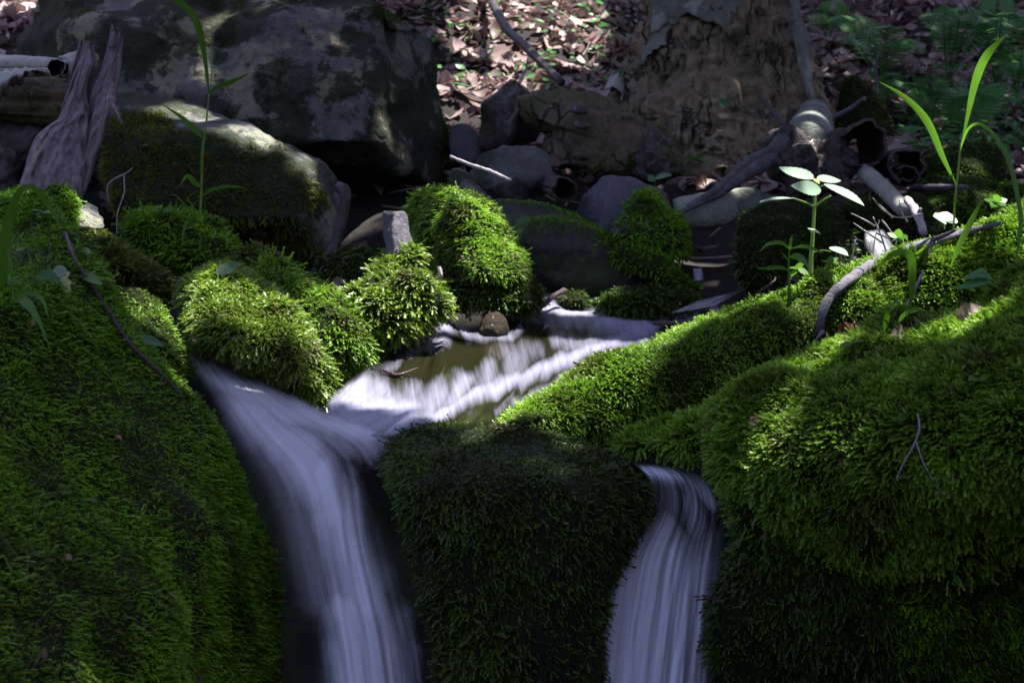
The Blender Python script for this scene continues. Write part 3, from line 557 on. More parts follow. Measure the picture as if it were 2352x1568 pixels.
# big boulders
o = [(50, 90), (70, 20), (130, -50), (400, -90), (700, -50), (850, -5), (925, 35), (978, 68), (1003, 118), (1008, 180), (1018, 240), (1030, 300), (1032, 370), (1022, 425), (985, 452), (930, 470), (870, 475), (800, 440), (740, 420), (600, 400), (400, 380), (120, 330), (45, 260), (35, 150)]
stone('big_boulder', 'huge lichen spotted grey boulder across the upper left', 'boulder', M['boulder'], o,
      [(600, 150, 3.14, .12, -.35), (868, 200, 3.17, 2.6, -.2), (600, 335, 3.11, 0, 3.6), (600, 20, 3.2, 0, -3.), (150, 100, 3.2, -1.2, -.3)], N=50, M=230, bulge=.035, thick=.6, amp=.026, scale=.13, sharp=60, center=(560, 190), seed=10, strata=.012,
      ms=[dict(mat=M['moss_olive'], dens=60000, L=.008, full=False, mask=lambda U, V, p, n: (np.exp(-((U - 1025) / 16) ** 2) * (V > 240) * 1.2 + np.exp(-((U - 905) / 60) ** 2 - ((V - 25) / 22) ** 2) * 1.5 + (fbm(p, .12, 4, 44) > .42) * .6 * (U < 840)))])
o = [(245, 240), (268, 216), (330, 224), (400, 231), (480, 250), (570, 284), (640, 322), (700, 352), (748, 372), (776, 400), (790, 440), (786, 520), (765, 590), (738, 640), (660, 640), (560, 590), (450, 560), (330, 540), (260, 480), (238, 350)]
def m13(U, V, p, n):
    e = np.interp(U, [240, 300, 370, 420, 560, 640, 720, 790], [235, 262, 262, 300, 318, 330, 400, 470]); return np.clip((V - e) / 22 + .7 * fbm(p, .05, 3, 2), 0, 1) * np.where(V > 480, .55, 1) * np.clip((765 - U) / 50, 0, 1)
stone('boulder', 'boulder with a pale bare top and brownish green moss below it', 'boulder', M['pale_boulder'], o,
      [(500, 330, 2.66, .1, -.5), (500, 300, 2.67, .05, -2.8), (500, 500, 2.58, 0, 1.6), (740, 430, 2.68, 1.6, .0)], N=44, M=190, bulge=.04, thick=.4, amp=.012, scale=.1, center=(510, 420), seed=11,
      ms=dict(mat=M['moss_olive'], dens=120000, L=.009, mask=m13, droop=.6))
# far right mossy rocks
for lab, o, d, mt in (('leaning mossy slab below the ferns', [(1905, 330), (1930, 200), (1975, 180), (2015, 220), (2045, 280), (2062, 340), (2040, 380), (1960, 370)], 3.9, 'moss_olive'),
        ('squat mossy block at the far right behind the grass', [(2105, 400), (2150, 350), (2200, 325), (2270, 320), (2300, 345), (2315, 400), (2300, 440), (2200, 440)], 3.4, 'moss_green'),
        ('flat mossy shelf right of the broken birch logs', [(2080, 470), (2120, 420), (2200, 400), (2300, 420), (2400, 440), (2400, 560), (2200, 580), (2100, 540)], 3.0, 'moss_green'),
        ('dark mossy boulder behind the pale leaved plant', [(1690, 560), (1700, 500), (1760, 460), (1850, 460), (1930, 490), (1960, 560), (1950, 640), (1850, 690), (1740, 680), (1690, 620)], 2.6, 'moss_deep'),
        ('dark mossy stone under the broken birch logs', [(1930, 480), (2000, 440), (2100, 450), (2150, 500), (2120, 560), (2000, 560)], 2.75, 'moss_deep')):
    small(lab, o, d, mt, 1, .009, 50000, seed=int(d * 10), full=False, thick=.2)
# stone in the brook
stone('stone', 'small wet reddish stone breaking the surface of the pool', 'rock', mat_rock('brook_stone', (.045, .022, .016), (.03, .03, .014), scale=30, rough=.7, wet=.1, bs=.8, sp=.2), [(1098, 758), (1106, 734), (1120, 716), (1136, 712), (1150, 720), (1162, 740), (1170, 762), (1152, 782), (1114, 782)], [(1130, 745, 2.30, .3, -.3)], N=20, M=70, bulge=.03, thick=.06, amp=.006, scale=.04)

from mathutils.bvhtree import BVHTree
_v = np.vstack([v for v, f in SURFS]); _o = np.concatenate([[0], np.cumsum([len(v) for v, f in SURFS])[:-1]])
BVH = BVHTree.FromPolygons(_v.tolist(), [tuple(q) for (v, f), o_ in zip(SURFS, _o) for q in (f + o_).tolist()])
def surf(U, V, d, lim=.25, off=.0):
    """distance of the stone surface seen at a picture position, if it is near the expected distance"""
    dr = P(U, V, 1.) - CAM; h = BVH.ray_cast(Vector(CAM), Vector(dr))
    if h[0] is None: return d
    e = proj(np.array(h[0]))[2] - off
    return e if abs(e - d) < lim else d
# ------------------------------------------------------------------ unseen leaf gobo, carved so sun reaches or misses chosen spots
LIT = [(1230, 40, 0, .26, .36), (1310, 90, 0, .14, .16), (1110, 205, 0, .17, .17), (1060, 260, 0, .08, .08), (1050, 90, 0, .05, .06), (1080, 20, 0, .1, .1, .4), (2080, 110, 4.5, .3, .25, .55), (2280, 60, 4.6, .25, .25, .7), (2240, 230, 4.0, .08, .08, .6), (1640, 200, 3.6, .12, .1, .6), (700, -10, 3.15, .5, .06, .3), (900, 60, 3.1, .12, .06, .3), (1560, 1085, 1.64, .04, .03, .3), (1050, 300, 3.8, .06, .06),
       (500, 700, 1.84, .06, .06), (560, 750, 1.8, .07, .08), (500, 780, 1.8, .04, .04), (620, 660, 1.88, .05, .04), (700, 880, 1.8, .035, .035), (780, 690, 2.02, .05, .06), (820, 780, 1.98, .03, .04),
       (930, 620, 2.12, .05, .06), (960, 690, 2.1, .03, .04), (925, 520, 2.17, .03, .04),
       (1120, 520, 2.4, .055, .08), (1160, 610, 2.36, .045, .06), (1080, 450, 2.45, .05, .02),
       (800, 930, 1.76, .05, .06), (870, 950, 1.72, .08, .06), (980, 900, 1.82, .11, .08), (1100, 880, 1.85, .1, .08), (1030, 760, 2.1, .05, .05), (1250, 820, 1.95, .1, .07), (1380, 770, 2.1, .1, .06), (1300, 700, 2.4, .08, .04), (1200, 930, 1.72, .07, .04), (1480, 750, 2.15, .06, .03),
       (1870, 500, 1.97, .09, .09), (1800, 450, 1.97, .05, .03), (1950, 460, 1.97, .05, .04), (1720, 880, 1.57, .05, .03, 0), (1650, 940, 1.53, .03, .02, .1), (1800, 900, 1.5, .06, .04, .05), (1870, 815, 1.6, .04, .02, .1), (2050, 790, 1.58, .04, .02, .2), (1960, 920, 1.42, .05, .04, .35), (2200, 760, 1.55, .03, .02, .2),
       (2050, 480, 2.5, .04, .05), (1990, 500, 2.4, .05, .04), (2080, 430, 2.6, .06, .05), (2230, 450, 3.0, .16, .08, .35), (2230, 340, 3.4, .1, .08, .4), (1860, 280, 2.9, .03, .03), (1640, 450, 2.9, .06, .04), (2220, 410, 3.2, .06, .04),
       (320, 700, 1.84, .035, .05), (1120, 390, 2.6, .06, .05), (205, 505, 2.1, .03, .03), (430, 250, 2.68, .08, .02), (580, 300, 2.66, .06, .02), (700, 360, 2.65, .04, .015), (930, 1300, 1.5, .02, .03), (2280, 130, 1.9, .015, .05), (2320, 700, 1.6, .02, .02),
       (60, 520, 1.85, .06, .05, .25), (2250, 560, 1.9, .1, .08, .4)]
LIT += [(u, v + 22, np.interp(u, [1150, 1340, 1480, 1620, 1850, 2080, 2352], [1.69, 1.79, 1.83, 1.87, 1.95, 2.0, 2.04]) - .06, .05, .03, pk) for u, v, pk in
    [(1190, 935, 0), (1240, 895, 0), (1290, 862, 0), (1340, 832, 0), (1400, 800, 0), (1460, 778, 0), (1520, 765, 0), (1580, 748, 0), (1640, 725, .5), (1860, 637, .1), (1920, 614, 0), (1980, 594, 0), (2040, 575, .1), (2100, 556, 0), (2170, 530, 0), (2240, 502, 0), (2310, 470, 0), (2370, 445, 0)]]
LIT += [(1690, 960, 1.42, .05, .03, .1), (1740, 1010, 1.38, .05, .04, .15), (1820, 900, 1.42, .06, .04, .05), (1900, 860, 1.45, .05, .03, .1), (1860, 980, 1.36, .06, .05, .3), (1990, 830, 1.46, .05, .03, .15), (2120, 790, 1.46, .05, .02, .2), (490, 700, 1.84, .05, .06), (540, 790, 1.82, .06, .05), (1130, 540, 2.38, .06, .08), (1180, 600, 2.36, .04, .05)]
LIT += [(900, 900, 1.85, .14, .12), (1080, 850, 1.95, .16, .14), (1250, 780, 2.1, .14, .12)]
rng = np.random.default_rng(5)
NL = 80000
cx = rng.uniform(-1.6, 2.6, NL); cy = rng.uniform(.2, 8., NL); ch = rng.uniform(2.5, 3.7, NL)
cp = np.stack([cx + SUN[0] / SUN[2] * ch, cy + SUN[1] / SUN[2] * ch, ch + 1.0], -1)
keep = np.ones(NL, bool)
for it in LIT:  # leaves removed along sun paths to light these spots
    U, V, d, rx, ry = it[:5]; d = surf(U, V, d, .3 if (U > 1620 and V > 750) else .14, .01) if d else on_ground(U, V); pk = it[5] if len(it) > 5 else 0.
    q = P(U, V, d); w = cp - q; tt = w @ SUN; perp = w - tt[:, None] * SUN
    rad = np.array([rx, max(ry * 1.3, .025), max(ry, rx * .4)]) + .024
    dist = np.linalg.norm(perp / rad, axis=1)
    keep &= (dist > 1. + rng.uniform(-.05, .1, NL)) | (rng.random(NL) < pk)
keep &= vnoise(cp[:, :3] / .35, 77) > -.97
for U, V, d, r in [(640, 1150, 1.57, .09), (660, 1300, 1.52, .08), (610, 1020, 1.66, .05), (1900, 1260, 1.36, .05), (2250, 1100, 1.3, .09), (1150, 1050, 1.48, .07), (1300, 1080, 1.46, .08), (450, 1100, 1.5, .06), (650, 1170, 1.75, .06), (615, 1040, 1.8, .04), (665, 1320, 1.68, .09), (1560, 1180, 1.75, .05), (560, 915, 1.77, .05), (860, 1420, 1.46, .05), (800, 1200, 1.53, .05), (720, 1050, 1.6, .03), (524, 612, 1.81, .022), (740, 1360, 1.5, .07), (820, 1480, 1.47, .07), (1420, 1420, 1.5, .07), (1440, 1520, 1.48, .06), (1500, 1330, 1.5, .05), (600, 200, 3.1, .13), (760, 170, 3.1, .1), (300, 60, 3.1, .1), (1560, 1000, 1.55, .03), (1470, 1015, 1.55, .03)]:  # leaves kept along sun paths to hold these spots in shade
    q = P(U, V, surf(U, V, d, .1)); w = cp - q; tt = w @ SUN; keep |= np.linalg.norm(w - tt[:, None] * SUN, axis=1) < r + .01
cp = cp[keep]; nL = len(cp)
t1 = nrm(rng.normal(size=(nL, 3)) * np.array([1, 1, .35])); t2 = nrm(np.cross(t1, nrm(SUN + .35 * rng.normal(size=(nL, 3)))))
LL = rng.uniform(.022, .036, nL)[:, None]
lv = np.stack([cp - t1 * LL * 1.5, cp - t1 * LL * .6 + t2 * LL * .75, cp + t1 * LL * .6 + t2 * LL * .7, cp + t1 * LL * 1.6, cp + t1 * LL * .6 - t2 * LL * .7, cp - t1 * LL * .6 - t2 * LL * .75], 1).reshape(-1, 3)
lf = (np.arange(nL)[:, None] * 6 + np.arange(6)[None])
tree = thing('added_shade_tree', 'unseen tree added to shape sunlight, whose crown shades the brook from above', 'tree', (3.9, 4.2, gz(3.9, 4.2)[0]))
mk('gobo', lv, lf, M['gobo_leaf'], tree, attrs={'tint': rng.random(nL * 6)})
mb = MB(); b0 = np.array([3.9, 4.2, gz(3.9, 4.2)[0] - .2])  # trunk and boughs added out of view to hold the leaf gobo
c = curve([b0, b0 + (.05, 0, 2), b0 + (0, .05, 4), b0 + (-.3, 0, 6.4)], 30); mb.add(*tube_vf(c, np.linspace(.20, .09, 30), 14, .1, 4))
for k in range(9):
    a = c[14 + k]; e = np.array([rng.uniform(-.5, 3.6), rng.uniform(1.5, 8.5), rng.uniform(5.6, 7.1)]); mb.add(*tube_vf(curve([a, (a + e) / 2 + (0, 0, .3), e], 14), np.linspace(.045, .008, 14), 6, .1, k))
mb.build('trunk', M['wood_dark'], tree)

# ------------------------------------------------------------------ leaf litter
rng = np.random.default_rng(21)
def litter_vf(p, L, rng, tilt=.5):
    m = len(p); up = nrm(np.array([0, -.15, 1.]) + tilt * rng.normal(size=(m, 3))); t = nrm(np.cross(up, rng.normal(size=(m, 3)))); s = np.cross(t, up)
    L = L[:, None]; V = []; w = [.0, .42, .55, .36, .0]; curl = rng.uniform(-.1, .45, m)[:, None]; fold = rng.uniform(0, .35, m)[:, None]; asym = rng.uniform(.6, 1.3, (m, 5))
    for k, x in enumerate([-1, -.5, 0, .5, 1.]):
        c = p + t * L * x + up * L * (curl * x * x + .12)
        V += [c - s * L * (w[k] + .03) * asym[:, k:k + 1] + up * L * fold * w[k] * 1.2, c, c + s * L * (w[k] + .03) * asym[:, ::-1][:, k:k + 1] + up * L * fold * w[k] * 1.2]
    f = []
    for k in range(4): a = k * 3; f += [(a, a + 1, a + 4, a + 3), (a + 1, a + 2, a + 5, a + 4)]
    return np.stack(V, 1).reshape(-1, 3), (np.arange(m)[:, None, None] * 15 + np.array(f)[None]).reshape(-1, 4), 15
n = 42000
x = rng.uniform(-3.2, 3.4, n); y = rng.uniform(2.35, 8.5, n)
z = gz(x, y); p = np.stack([x, y, z], -1); U, V, d = proj(p)
k = (U > -800) & (U < 3000) & (V < 720) & (V > -120) & ~((V > 440) & (U > 690) & (U < 2000)); p = p[k]; p = p[rng.random(len(p)) < np.clip((p[:, 1] - 1.6) / 3, .25, 1)]
vv, ff, q = litter_vf(p, rng.uniform(.012, .05, len(p)) , rng, .55)
tint = np.repeat(np.clip(rng.beta(1., 1.2, len(p)), 0, 1), q)
o = mk('leaf_litter', vv, ff, M['litter'], attrs={'tint': tint}, base=np.array([0, 4, .6])); tagit(o, 'layer of curled brown and pinkish dead leaves on the slope', 'leaf litter', kind='stuff')
# twigs lying in the litter
n = 420; x = rng.uniform(-2, 2.6, n); y = rng.uniform(2.6, 7, n); mb = MB()
for i in range(n):
    a = rng.uniform(0, 6.28); L = rng.uniform(.05, .22); e = np.array([x[i], y[i], 0]); f_ = e + (math.cos(a) * L, math.sin(a) * L, 0)
    e[2] = gz(e[0], e[1])[0] + .015; f_[2] = gz(f_[0], f_[1])[0] + rng.uniform(.01, .05); m_ = (e + f_) / 2 + rng.normal(size=3) * .012
    mb.add(*tube_vf(curve([e, m_, f_], 6), np.linspace(.0035, .0015, 6), 5, 0, i), rng.random())
tagit(mb.build('forest_twigs', M['litter']), 'thin dead twigs scattered through the leaf litter', 'twigs', kind='stuff')
# small green ground plants in the litter on the right
n = 800; p = []
while len(p) < n:
    U = rng.uniform(2060, 2352) if rng.random() < .75 else rng.uniform(950, 1450); V = rng.uniform(180, 400) if U > 2000 else rng.uniform(0, 240)
    d = on_ground(U, V); p.append(P(U, V, d))
p = np.array(p); vv, ff, q = litter_vf(p + (0, 0, .05), rng.uniform(.010, .022, n), rng, .3)
o = mk('ground_cover', vv, ff, M['fern'], attrs={'tint': np.repeat(rng.random(n), q)}, base=np.array([.5, 4, .9])); tagit(o, 'low green seedlings dotted over the leaf litter', 'seedlings', kind='stuff')

# ------------------------------------------------------------------ ferns
def fern(label, U, V, d, fronds, group='ferns on the slope'):
    b = P(U, V, d); g = gz(b[0], b[1])[0]; root = thing('fern', label, 'fern', (b[0], b[1], g), group)
    for (U1, V1, d1, L) in fronds:
        e = P(U1, V1, d1); st = np.array([b[0], b[1], g]); m_ = (st + e) / 2 + np.array([0, 0, .25 * np.linalg.norm(e - st)])
        c = curve([st, m_, e], 30); mb = MB(); mb.add(*tube_vf(c, np.linspace(.003, .001, 30), 5), .6)
        t = nrm(np.gradient(c, axis=0)); R = rng.random() * .5
        side = nrm(np.cross(t, np.array([0, -.5, 1.])))
        for k in range(7, 30):
            u = (k - 7) / 22; w = L * (math.sin(math.pi * min(1, u * .80 + .2)) ** .7) * (1 - .35 * u)
            for sg in (-1, 1):
                dr = nrm(side[k] * sg + .35 * t[k] + np.array([0, 0, -.18])); upv = nrm(np.cross(dr, t[k])) * sg
                lv_, lf_ = leaf_vf(c[k], c[k] + dr * w, .05 * w + .0015, upv if upv[2] > 0 else -upv, .1, .1, 7, .35)
                mb.add(lv_, lf_, np.clip(.25 + R + .3 * rng.random(), 0, 1))
        mb.build('frond', M['fern'], root)
fern('fern with wide drooping fronds right of the stump', 2020, 140, 4.7, [(2080, 110, 4.4, .085), (1920, 95, 4.5, .075), (2120, 125, 4.3, .07), (1950, 30, 4.8, .08), (2050, 60, 4.4, .07), (1980, 130, 4.2, .05)])
fern('fern at the top edge with fronds fanning down to the right', 2180, 90, 5.1, [(2280, 20, 4.8, .10), (2240, 60, 4.5, .09), (2140, 70, 4.6, .10), (2350, 30, 4.9, .085), (2170, 10, 5.2, .08), (2270, 75, 4.8, .07)])
fern('small fern reaching left beside the bark edged stump', 1900, 60, 4.9, [(1890, 20, 4.8, .07), (1960, 80, 4.6, .07), (1860, 80, 4.6, .05), (1930, 0, 5.0, .07)])
fern('dim fern cut off by the right edge of the slope', 2340, 180, 4.8, [(2290, 150, 4.6, .08), (2352, 130, 4.5, .08), (2400, 160, 4.6, .08), (2330, 110, 4.9, .08)])
fern('single broad fern frond behind the tall grass blade', 2210, 300, 4.2, [(2255, 210, 4.0, .10), (2200, 200, 4.2, .08), (2310, 190, 4.2, .07)])
fern('full leafy fern clump in the dark upper right corner', 2300, 60, 5.0, [(2250, 20, 4.7, .1), (2330, 30, 4.6, .1), (2210, 50, 4.6, .09), (2370, 70, 4.5, .1), (2290, 100, 4.4, .09), (2290, -20, 5., .1)])
fern('leafy fern growing behind the squat mossy block', 2130, 230, 4.3, [(2090, 190, 4.1, .06), (2150, 170, 4.1, .07), (2190, 215, 4.0, .06), (2110, 250, 4.0, .05)])
fern('small fern hanging beside the leaning mossy slab', 2030, 190, 4.4, [(2060, 170, 4.2, .045), (2070, 220, 4.1, .045), (2000, 165, 4.3, .05)])

# ------------------------------------------------------------------ decaying stump, centre right
st = thing('tree_stump', 'massive decaying tree stump with peeling grey bark', 'tree stump', P(1640, 400, 3.75))
A = [(1500, -260), (1505, -100), (1490, 40), (1462, 120), (1430, 200), (1410, 250), (1450, 300), (1530, 340), (1560, 400), (1580, 440)]
B = [(1800, -260), (1812, -100), (1822, 0), (1838, 80), (1850, 150), (1868, 220), (1880, 270), (1850, 330), (1790, 380), (1740, 440)]
v, f = loft_mesh(A, B, [3.95, 3.93, 3.9, 3.87, 3.84, 3.8, 3.7], [3.95, 3.93, 3.9, 3.87, 3.84, 3.8, 3.7], bulge=.19, thick=.3, nu=170, nphi=150, amp=0, seed=5)
nn = nrm(v - v.mean(0)); nn[:, 2] = 0
col = v * np.array([1, 1, .14]); v = v - nrm(np.column_stack([v[:, 0] - v[:, 0].mean(), v[:, 1] - v[:, 1].mean(), 0 * v[:, 0]])) * (.022 * fbm(v * np.array([1, 1, .07]), .022, 3, 3, True) + .025 * fbm(v * np.array([1, 1, .3]), .10, 3, 8))[:, None] * -1
mk('wood', v, f, M['wood_rot'], st)
def shell(root, name, mat, A, B, dA, dB, bulge, th=.012, nu=50, nv=24, jag=.0, seed=1, off=0):
    """sheet of bark with thickness and a ragged edge"""
    a = curve(A, nu); b = curve(B, nu); w = np.linspace(0, 1, nv)[None, :]
    ja = jag * fbm(np.column_stack([a, a[:, 0] * 0]), 12, 3, seed); jb = jag * fbm(np.column_stack([b, b[:, 0] * 0]), 12, 3, seed + 1)
    s = np.linspace(0, 1, nu); DA = np.interp(s, np.linspace(0, 1, len(dA)), dA); DB = np.interp(s, np.linspace(0, 1, len(dB)), dB)
    U = a[:, :1] * (1 - w) + b[:, :1] * w; V = (a[:, 1:2] + ja[:, None]) * (1 - w) + (b[:, 1:2] + jb[:, None]) * w
    U = U + (ja[:, None] * (1 - w) + jb[:, None] * w) * .5
    D = DA[:, None] * (1 - w) + DB[:, None] * w - bulge * np.sin(np.pi * w)
    v1 = P(U, V, D).reshape(-1, 3); n_ = nrm(CAM - v1); v1 = v1 + n_ * (.35 * th * fbm(v1, .03, 4, seed))[:, None]; v2 = v1 - n_ * th
    f = grid_faces(nv, nu); m = nu * nv; i = np.arange(nu * nv).reshape(nu, nv)
    e = np.concatenate([i[0], i[1:, -1], i[-1, -2::-1], i[-2:0:-1, 0]]); e2 = np.roll(e, -1)
    F_ = np.vstack([f, f[:, ::-1] + m, np.stack([e, e + m, e2 + m, e2], -1)])
    return mk(name, np.vstack([v1, v2]), F_, M[mat], root)
shell(st, 'bark', 'bark_lichen', [(1510, -120), (1600, -120), (1720, -120)], [(1495, 75), (1540, 55), (1570, 33), (1600, 40), (1640, 55), (1680, 58), (1712, 30)], [3.76, 3.70, 3.76], [3.72, 3.66, 3.70], .02, jag=9)
shell(st, 'bark', 'bark_lichen', [(1498, 10), (1516, 30), (1510, 60), (1480, 110)], [(1530, 0), (1542, 40), (1530, 90), (1470, 150)], [3.74, 3.73], [3.70, 3.70], .01, jag=7, seed=4)
shell(st, 'bark', 'bark_lichen', [(1812, -60), (1815, 40), (1822, 90), (1832, 140), (1845, 190), (1858, 230), (1868, 272)], [(1835, -60), (1838, 30), (1856, 70), (1862, 120), (1866, 190), (1874, 230), (1882, 278)], [3.72, 3.70], [3.72, 3.70], .015, jag=10, seed=7)
# mossy fallen log and rotten hollow in front of the stump
o_, v, f = stone('fallen_log', 'hollow rotten log with patches of moss and two dark shelf fungi', 'log', M['wood_mossy'], [(1180, 215), (1230, 225), (1300, 215), (1370, 225), (1440, 255), (1500, 290), (1545, 330), (1555, 380), (1520, 420), (1440, 420), (1340, 405), (1260, 390), (1250, 340), (1262, 300), (1220, 280), (1180, 250)],
      [(1360, 320, 3.28, .3, -.7), (1360, 300, 3.26, .2, -.1)], N=34, M=140, bulge=.07, thick=.2, amp=.024, scale=.07, seed=13, part='wood', center=(1390, 320),
      ms=dict(mat=M['moss_green'], dens=50000, L=.006, full=False, mask=lambda U, V, p, n: (fbm(p, .09, 3, 5) + (V < 300) * .3 > .32) * .8))
for (U, V) in ((1332, 250), (1336, 284)):
    fv, ff = rock_mesh([(U - 18, V + 6), (U - 14, V - 6), (U, V - 12), (U + 14, V - 6), (U + 19, V + 6), (U + 6, V + 12), (U - 8, V + 12)], [(U, V, 3.17, 0, -1.)], bulge=.02, thick=.05, N=10, M=30, amp=.002)
    mk('shelf_fungus', fv, ff, M['wood_dark'], o_)
stone('rotten_log', 'curved rotting log piece with mossy left edge by the sunlit litter', 'log', M['wood_dark'], [(1095, 330), (1110, 260), (1150, 205), (1190, 185), (1230, 200), (1262, 225), (1250, 270), (1230, 330), (1150, 345), (1110, 350)],
      [(1170, 270, 3.45, -.9, -.6), (1230, 270, 3.5, 1.5, 0)], N=26, M=100, bulge=.05, thick=.15, amp=.016, scale=.06, seed=15, part='wood', ms=dict(mat=M['moss_olive'], dens=60000, L=.007, full=False, mask=lambda U, V, p, n: np.clip(1.5 - (U - np.interp(V, [185, 260, 340], [1190, 1125, 1100])) / 22, 0, 1)))
stone('rotten_wood', 'crumbling dark wood with a mossy crest below the stump', 'wood', M['wood_dark'], [(1470, 330), (1500, 300), (1535, 320), (1560, 360), (1565, 400), (1530, 425), (1480, 420), (1455, 380)], [(1510, 370, 3.2, .3, -.6)], N=24, M=90, bulge=.05, thick=.15, amp=.02, scale=.04, seed=16, part='wood',
      ms=dict(mat=M['moss_green'], dens=50000, L=.006, full=False, mask=lambda U, V, p, n: np.clip((U - 1505) / 20, 0, 1) * (V < 400)))
# curls and tubes of birch bark
def bark_tube(label, pts, rs, a0=0., a1=2 * math.pi, mat='birch', inner='birch_inner', th=.12, name='bark_curl', cat='bark', seed=1, jag=.35, group='curls of birch bark', n=36):
    c = curve(PP(pts), n); r = interp_r(rs, n); t, s, u = frames(c); m = 30; a = np.linspace(a0, a1, m)
    jit = 1 + .13 * fbm(np.column_stack([np.cos(a) * 2, np.sin(a) * 2, a * 0]), 1, 2, seed)
    rr = r[:, None] * jit[None]; j = (jag * fbm(np.column_stack([a * 3, a * 0, a * 0]), 1, 3, seed + 2))[None, :, None] * r[:, None, None] * t[:, None] * np.abs(np.linspace(-1, 1, n))[:, None, None]
    dirs = np.cos(a)[None, :, None] * s[:, None] + np.sin(a)[None, :, None] * u[:, None]
    vo = (c[:, None] + rr[..., None] * dirs + j).reshape(-1, 3); vo += nrm(dirs.reshape(-1, 3)) * (.06 * r.mean() * fbm(vo, r.mean(), 3, seed))[:, None]
    vi = vo - (dirs * (r * th)[:, None, None]).reshape(-1, 3)
    f = grid_faces(m, n); root = thing(name, label, cat, c.mean(0) - (0, 0, r.max()), group)
    k = n * m; i = np.arange(k).reshape(n, m); e = np.concatenate([i[0], i[1:, -1], i[-1, -2::-1], i[-2:0:-1, 0]]); e2 = np.roll(e, -1)
    mk('outer_bark', np.vstack([vo, vi]), [np.vstack([f, np.stack([e, e + k, e2 + k, e2], -1)])], M[mat], root)
    mk('inner_bark', vi, f[:, ::-1], M[inner], root); return root
bark_tube('large dark hollow roll of birch bark with its open end facing out', [(1935, 345, 3.05), (1960, 335, 2.98), (1985, 330, 2.86)], [.040, .045, .048], .2, 6.1, 'birch_dark', seed=3)
bark_tube('smaller dark roll of bark right of the large hollow roll', [(2040, 380, 3.0), (2070, 375, 2.9), (2082, 378, 2.82)], [.030, .034, .036], 0, 6.28, 'birch_dark', seed=5)
bark_tube('narrow dark bark scroll tucked under the smaller roll', [(2060, 402, 2.95), (2085, 405, 2.8)], [.018, .022], .5, 6.2, 'birch_dark', seed=6)
bark_tube('white curl of birch bark standing at the left foot of the stump', [(1418, 190, 3.9), (1412, 205, 3.8), (1406, 222, 3.72)], [.028, .03, .028], .3, 3.4, 'birch', seed=7)
bark_tube('brown ragged roll of bark between the two grey stones', [(1262, 425, 2.95), (1280, 430, 2.9), (1298, 436, 2.84)], [.022, .025, .026], .0, 6.2, 'birch_dark', seed=8, jag=.25)
bark_tube('grey birch bark tube lying beside the upright broken wood at the left edge', [(-60, 152, 2.75), (40, 152, 2.68), (100, 153, 2.62), (128, 155, 2.55)], [.022, .021, .018, .017], 0, 6.28, 'birch', seed=9)
bark_tube('short second roll of birch bark behind the broken wood', [(138, 156, 2.62), (170, 150, 2.72), (200, 140, 2.85)], [.018, .022, .024], 0, 6.28, 'birch', seed=10)
sh = thing('bark_sheet', 'torn sheet of grey green birch bark hanging over the left log', 'bark', P(40, 220, 2.6), 'curls of birch bark')
shell(sh, 'outer_bark', 'birch', [(-80, 150), (0, 158), (60, 160), (108, 166)], [(-80, 262), (-20, 240), (8, 222), (34, 196), (58, 186), (76, 160), (96, 168)], [2.58, 2.56], [2.60, 2.62], .03, th=.006, jag=9, seed=9)
# layered log under it
stone('fallen_log', 'cracked grey green log wedged at the left edge behind the broken wood', 'log', M['wood_mossy'], [(-60, 200), (20, 180), (80, 165), (150, 165), (170, 200), (160, 270), (120, 290), (40, 285), (-60, 260)], [(60, 230, 2.8, .3, -.5)], N=26, M=100, bulge=.07, thick=.15, amp=.012, scale=.08, seed=17, strata=.012)
stone('rotten_wood', 'reddish brown crumbled wood at the left edge under the cracked log', 'wood', M['wood_dark'], [(-60, 280), (20, 262), (80, 280), (120, 300), (100, 340), (60, 380), (20, 430), (-60, 450)], [(20, 340, 2.75, .3, -.4)], N=24, M=90, bulge=.05, thick=.15, amp=.03, scale=.05, seed=18)
# broken upright wood, left
sn = thing('broken_stump', 'splintered upright slab of weathered violet grey wood', 'stump', P(140, 470, 2.2))
def plank(A, B, d, bulge, thick, seed, spike=0, nu=90, nphi=90):
    v, f = loft_mesh(A, B, d, [x - .01 for x in d], bulge=bulge, thick=thick, nu=nu, nphi=nphi, amp=0, seed=seed)
    ax = nrm(P(B[0][0], B[0][1], d[0]) - P(A[0][0], A[0][1], d[0])); s = (v @ ax)[:, None]
    U, V, D = proj(v); t_ = nrm(P(160, 460, 2.2) - P(235, 100, 2.2)); across = v - (v @ t_)[:, None] * t_ * .93
    dsp = .007 * fbm(across, .011, 4, seed, True) + .006 * fbm(across, .03, 3, seed + 4); v = v + nrm(CAM - v) * dsp[:, None]
    if spike: k = np.clip(1 - (V - V.min()) / 60, 0, 1); v = v + t_ * (-k * spike * fbm(across, .006, 3, seed + 9))[:, None]
    return v, f
parts = [plank([(182, 92), (168, 150), (156, 190), (136, 266), (108, 290), (76, 325), (52, 400), (40, 450), (60, 490)], [(219, 110), (216, 150), (200, 195), (205, 260), (200, 330), (196, 400), (185, 470), (170, 500), (150, 510)], [2.24, 2.23, 2.2, 2.18, 2.17], .022, .05, 3, .022),
         plank([(250, 84), (240, 130), (226, 165), (205, 200), (200, 260), (192, 330), (180, 400), (160, 480)], [(282, 100), (278, 160), (270, 215), (268, 262), (246, 282), (228, 345), (208, 410), (184, 466)], [2.25, 2.24, 2.22, 2.2, 2.19], .02, .05, 7, .03)]
V_ = []; F_ = []; n0 = 0
for v, f in parts:
    V_.append(v); F_ += [x + n0 for x in f]; n0 += len(v)
mk('wood', np.vstack(V_), F_, M['wood_grey'], sn)
mb = MB()
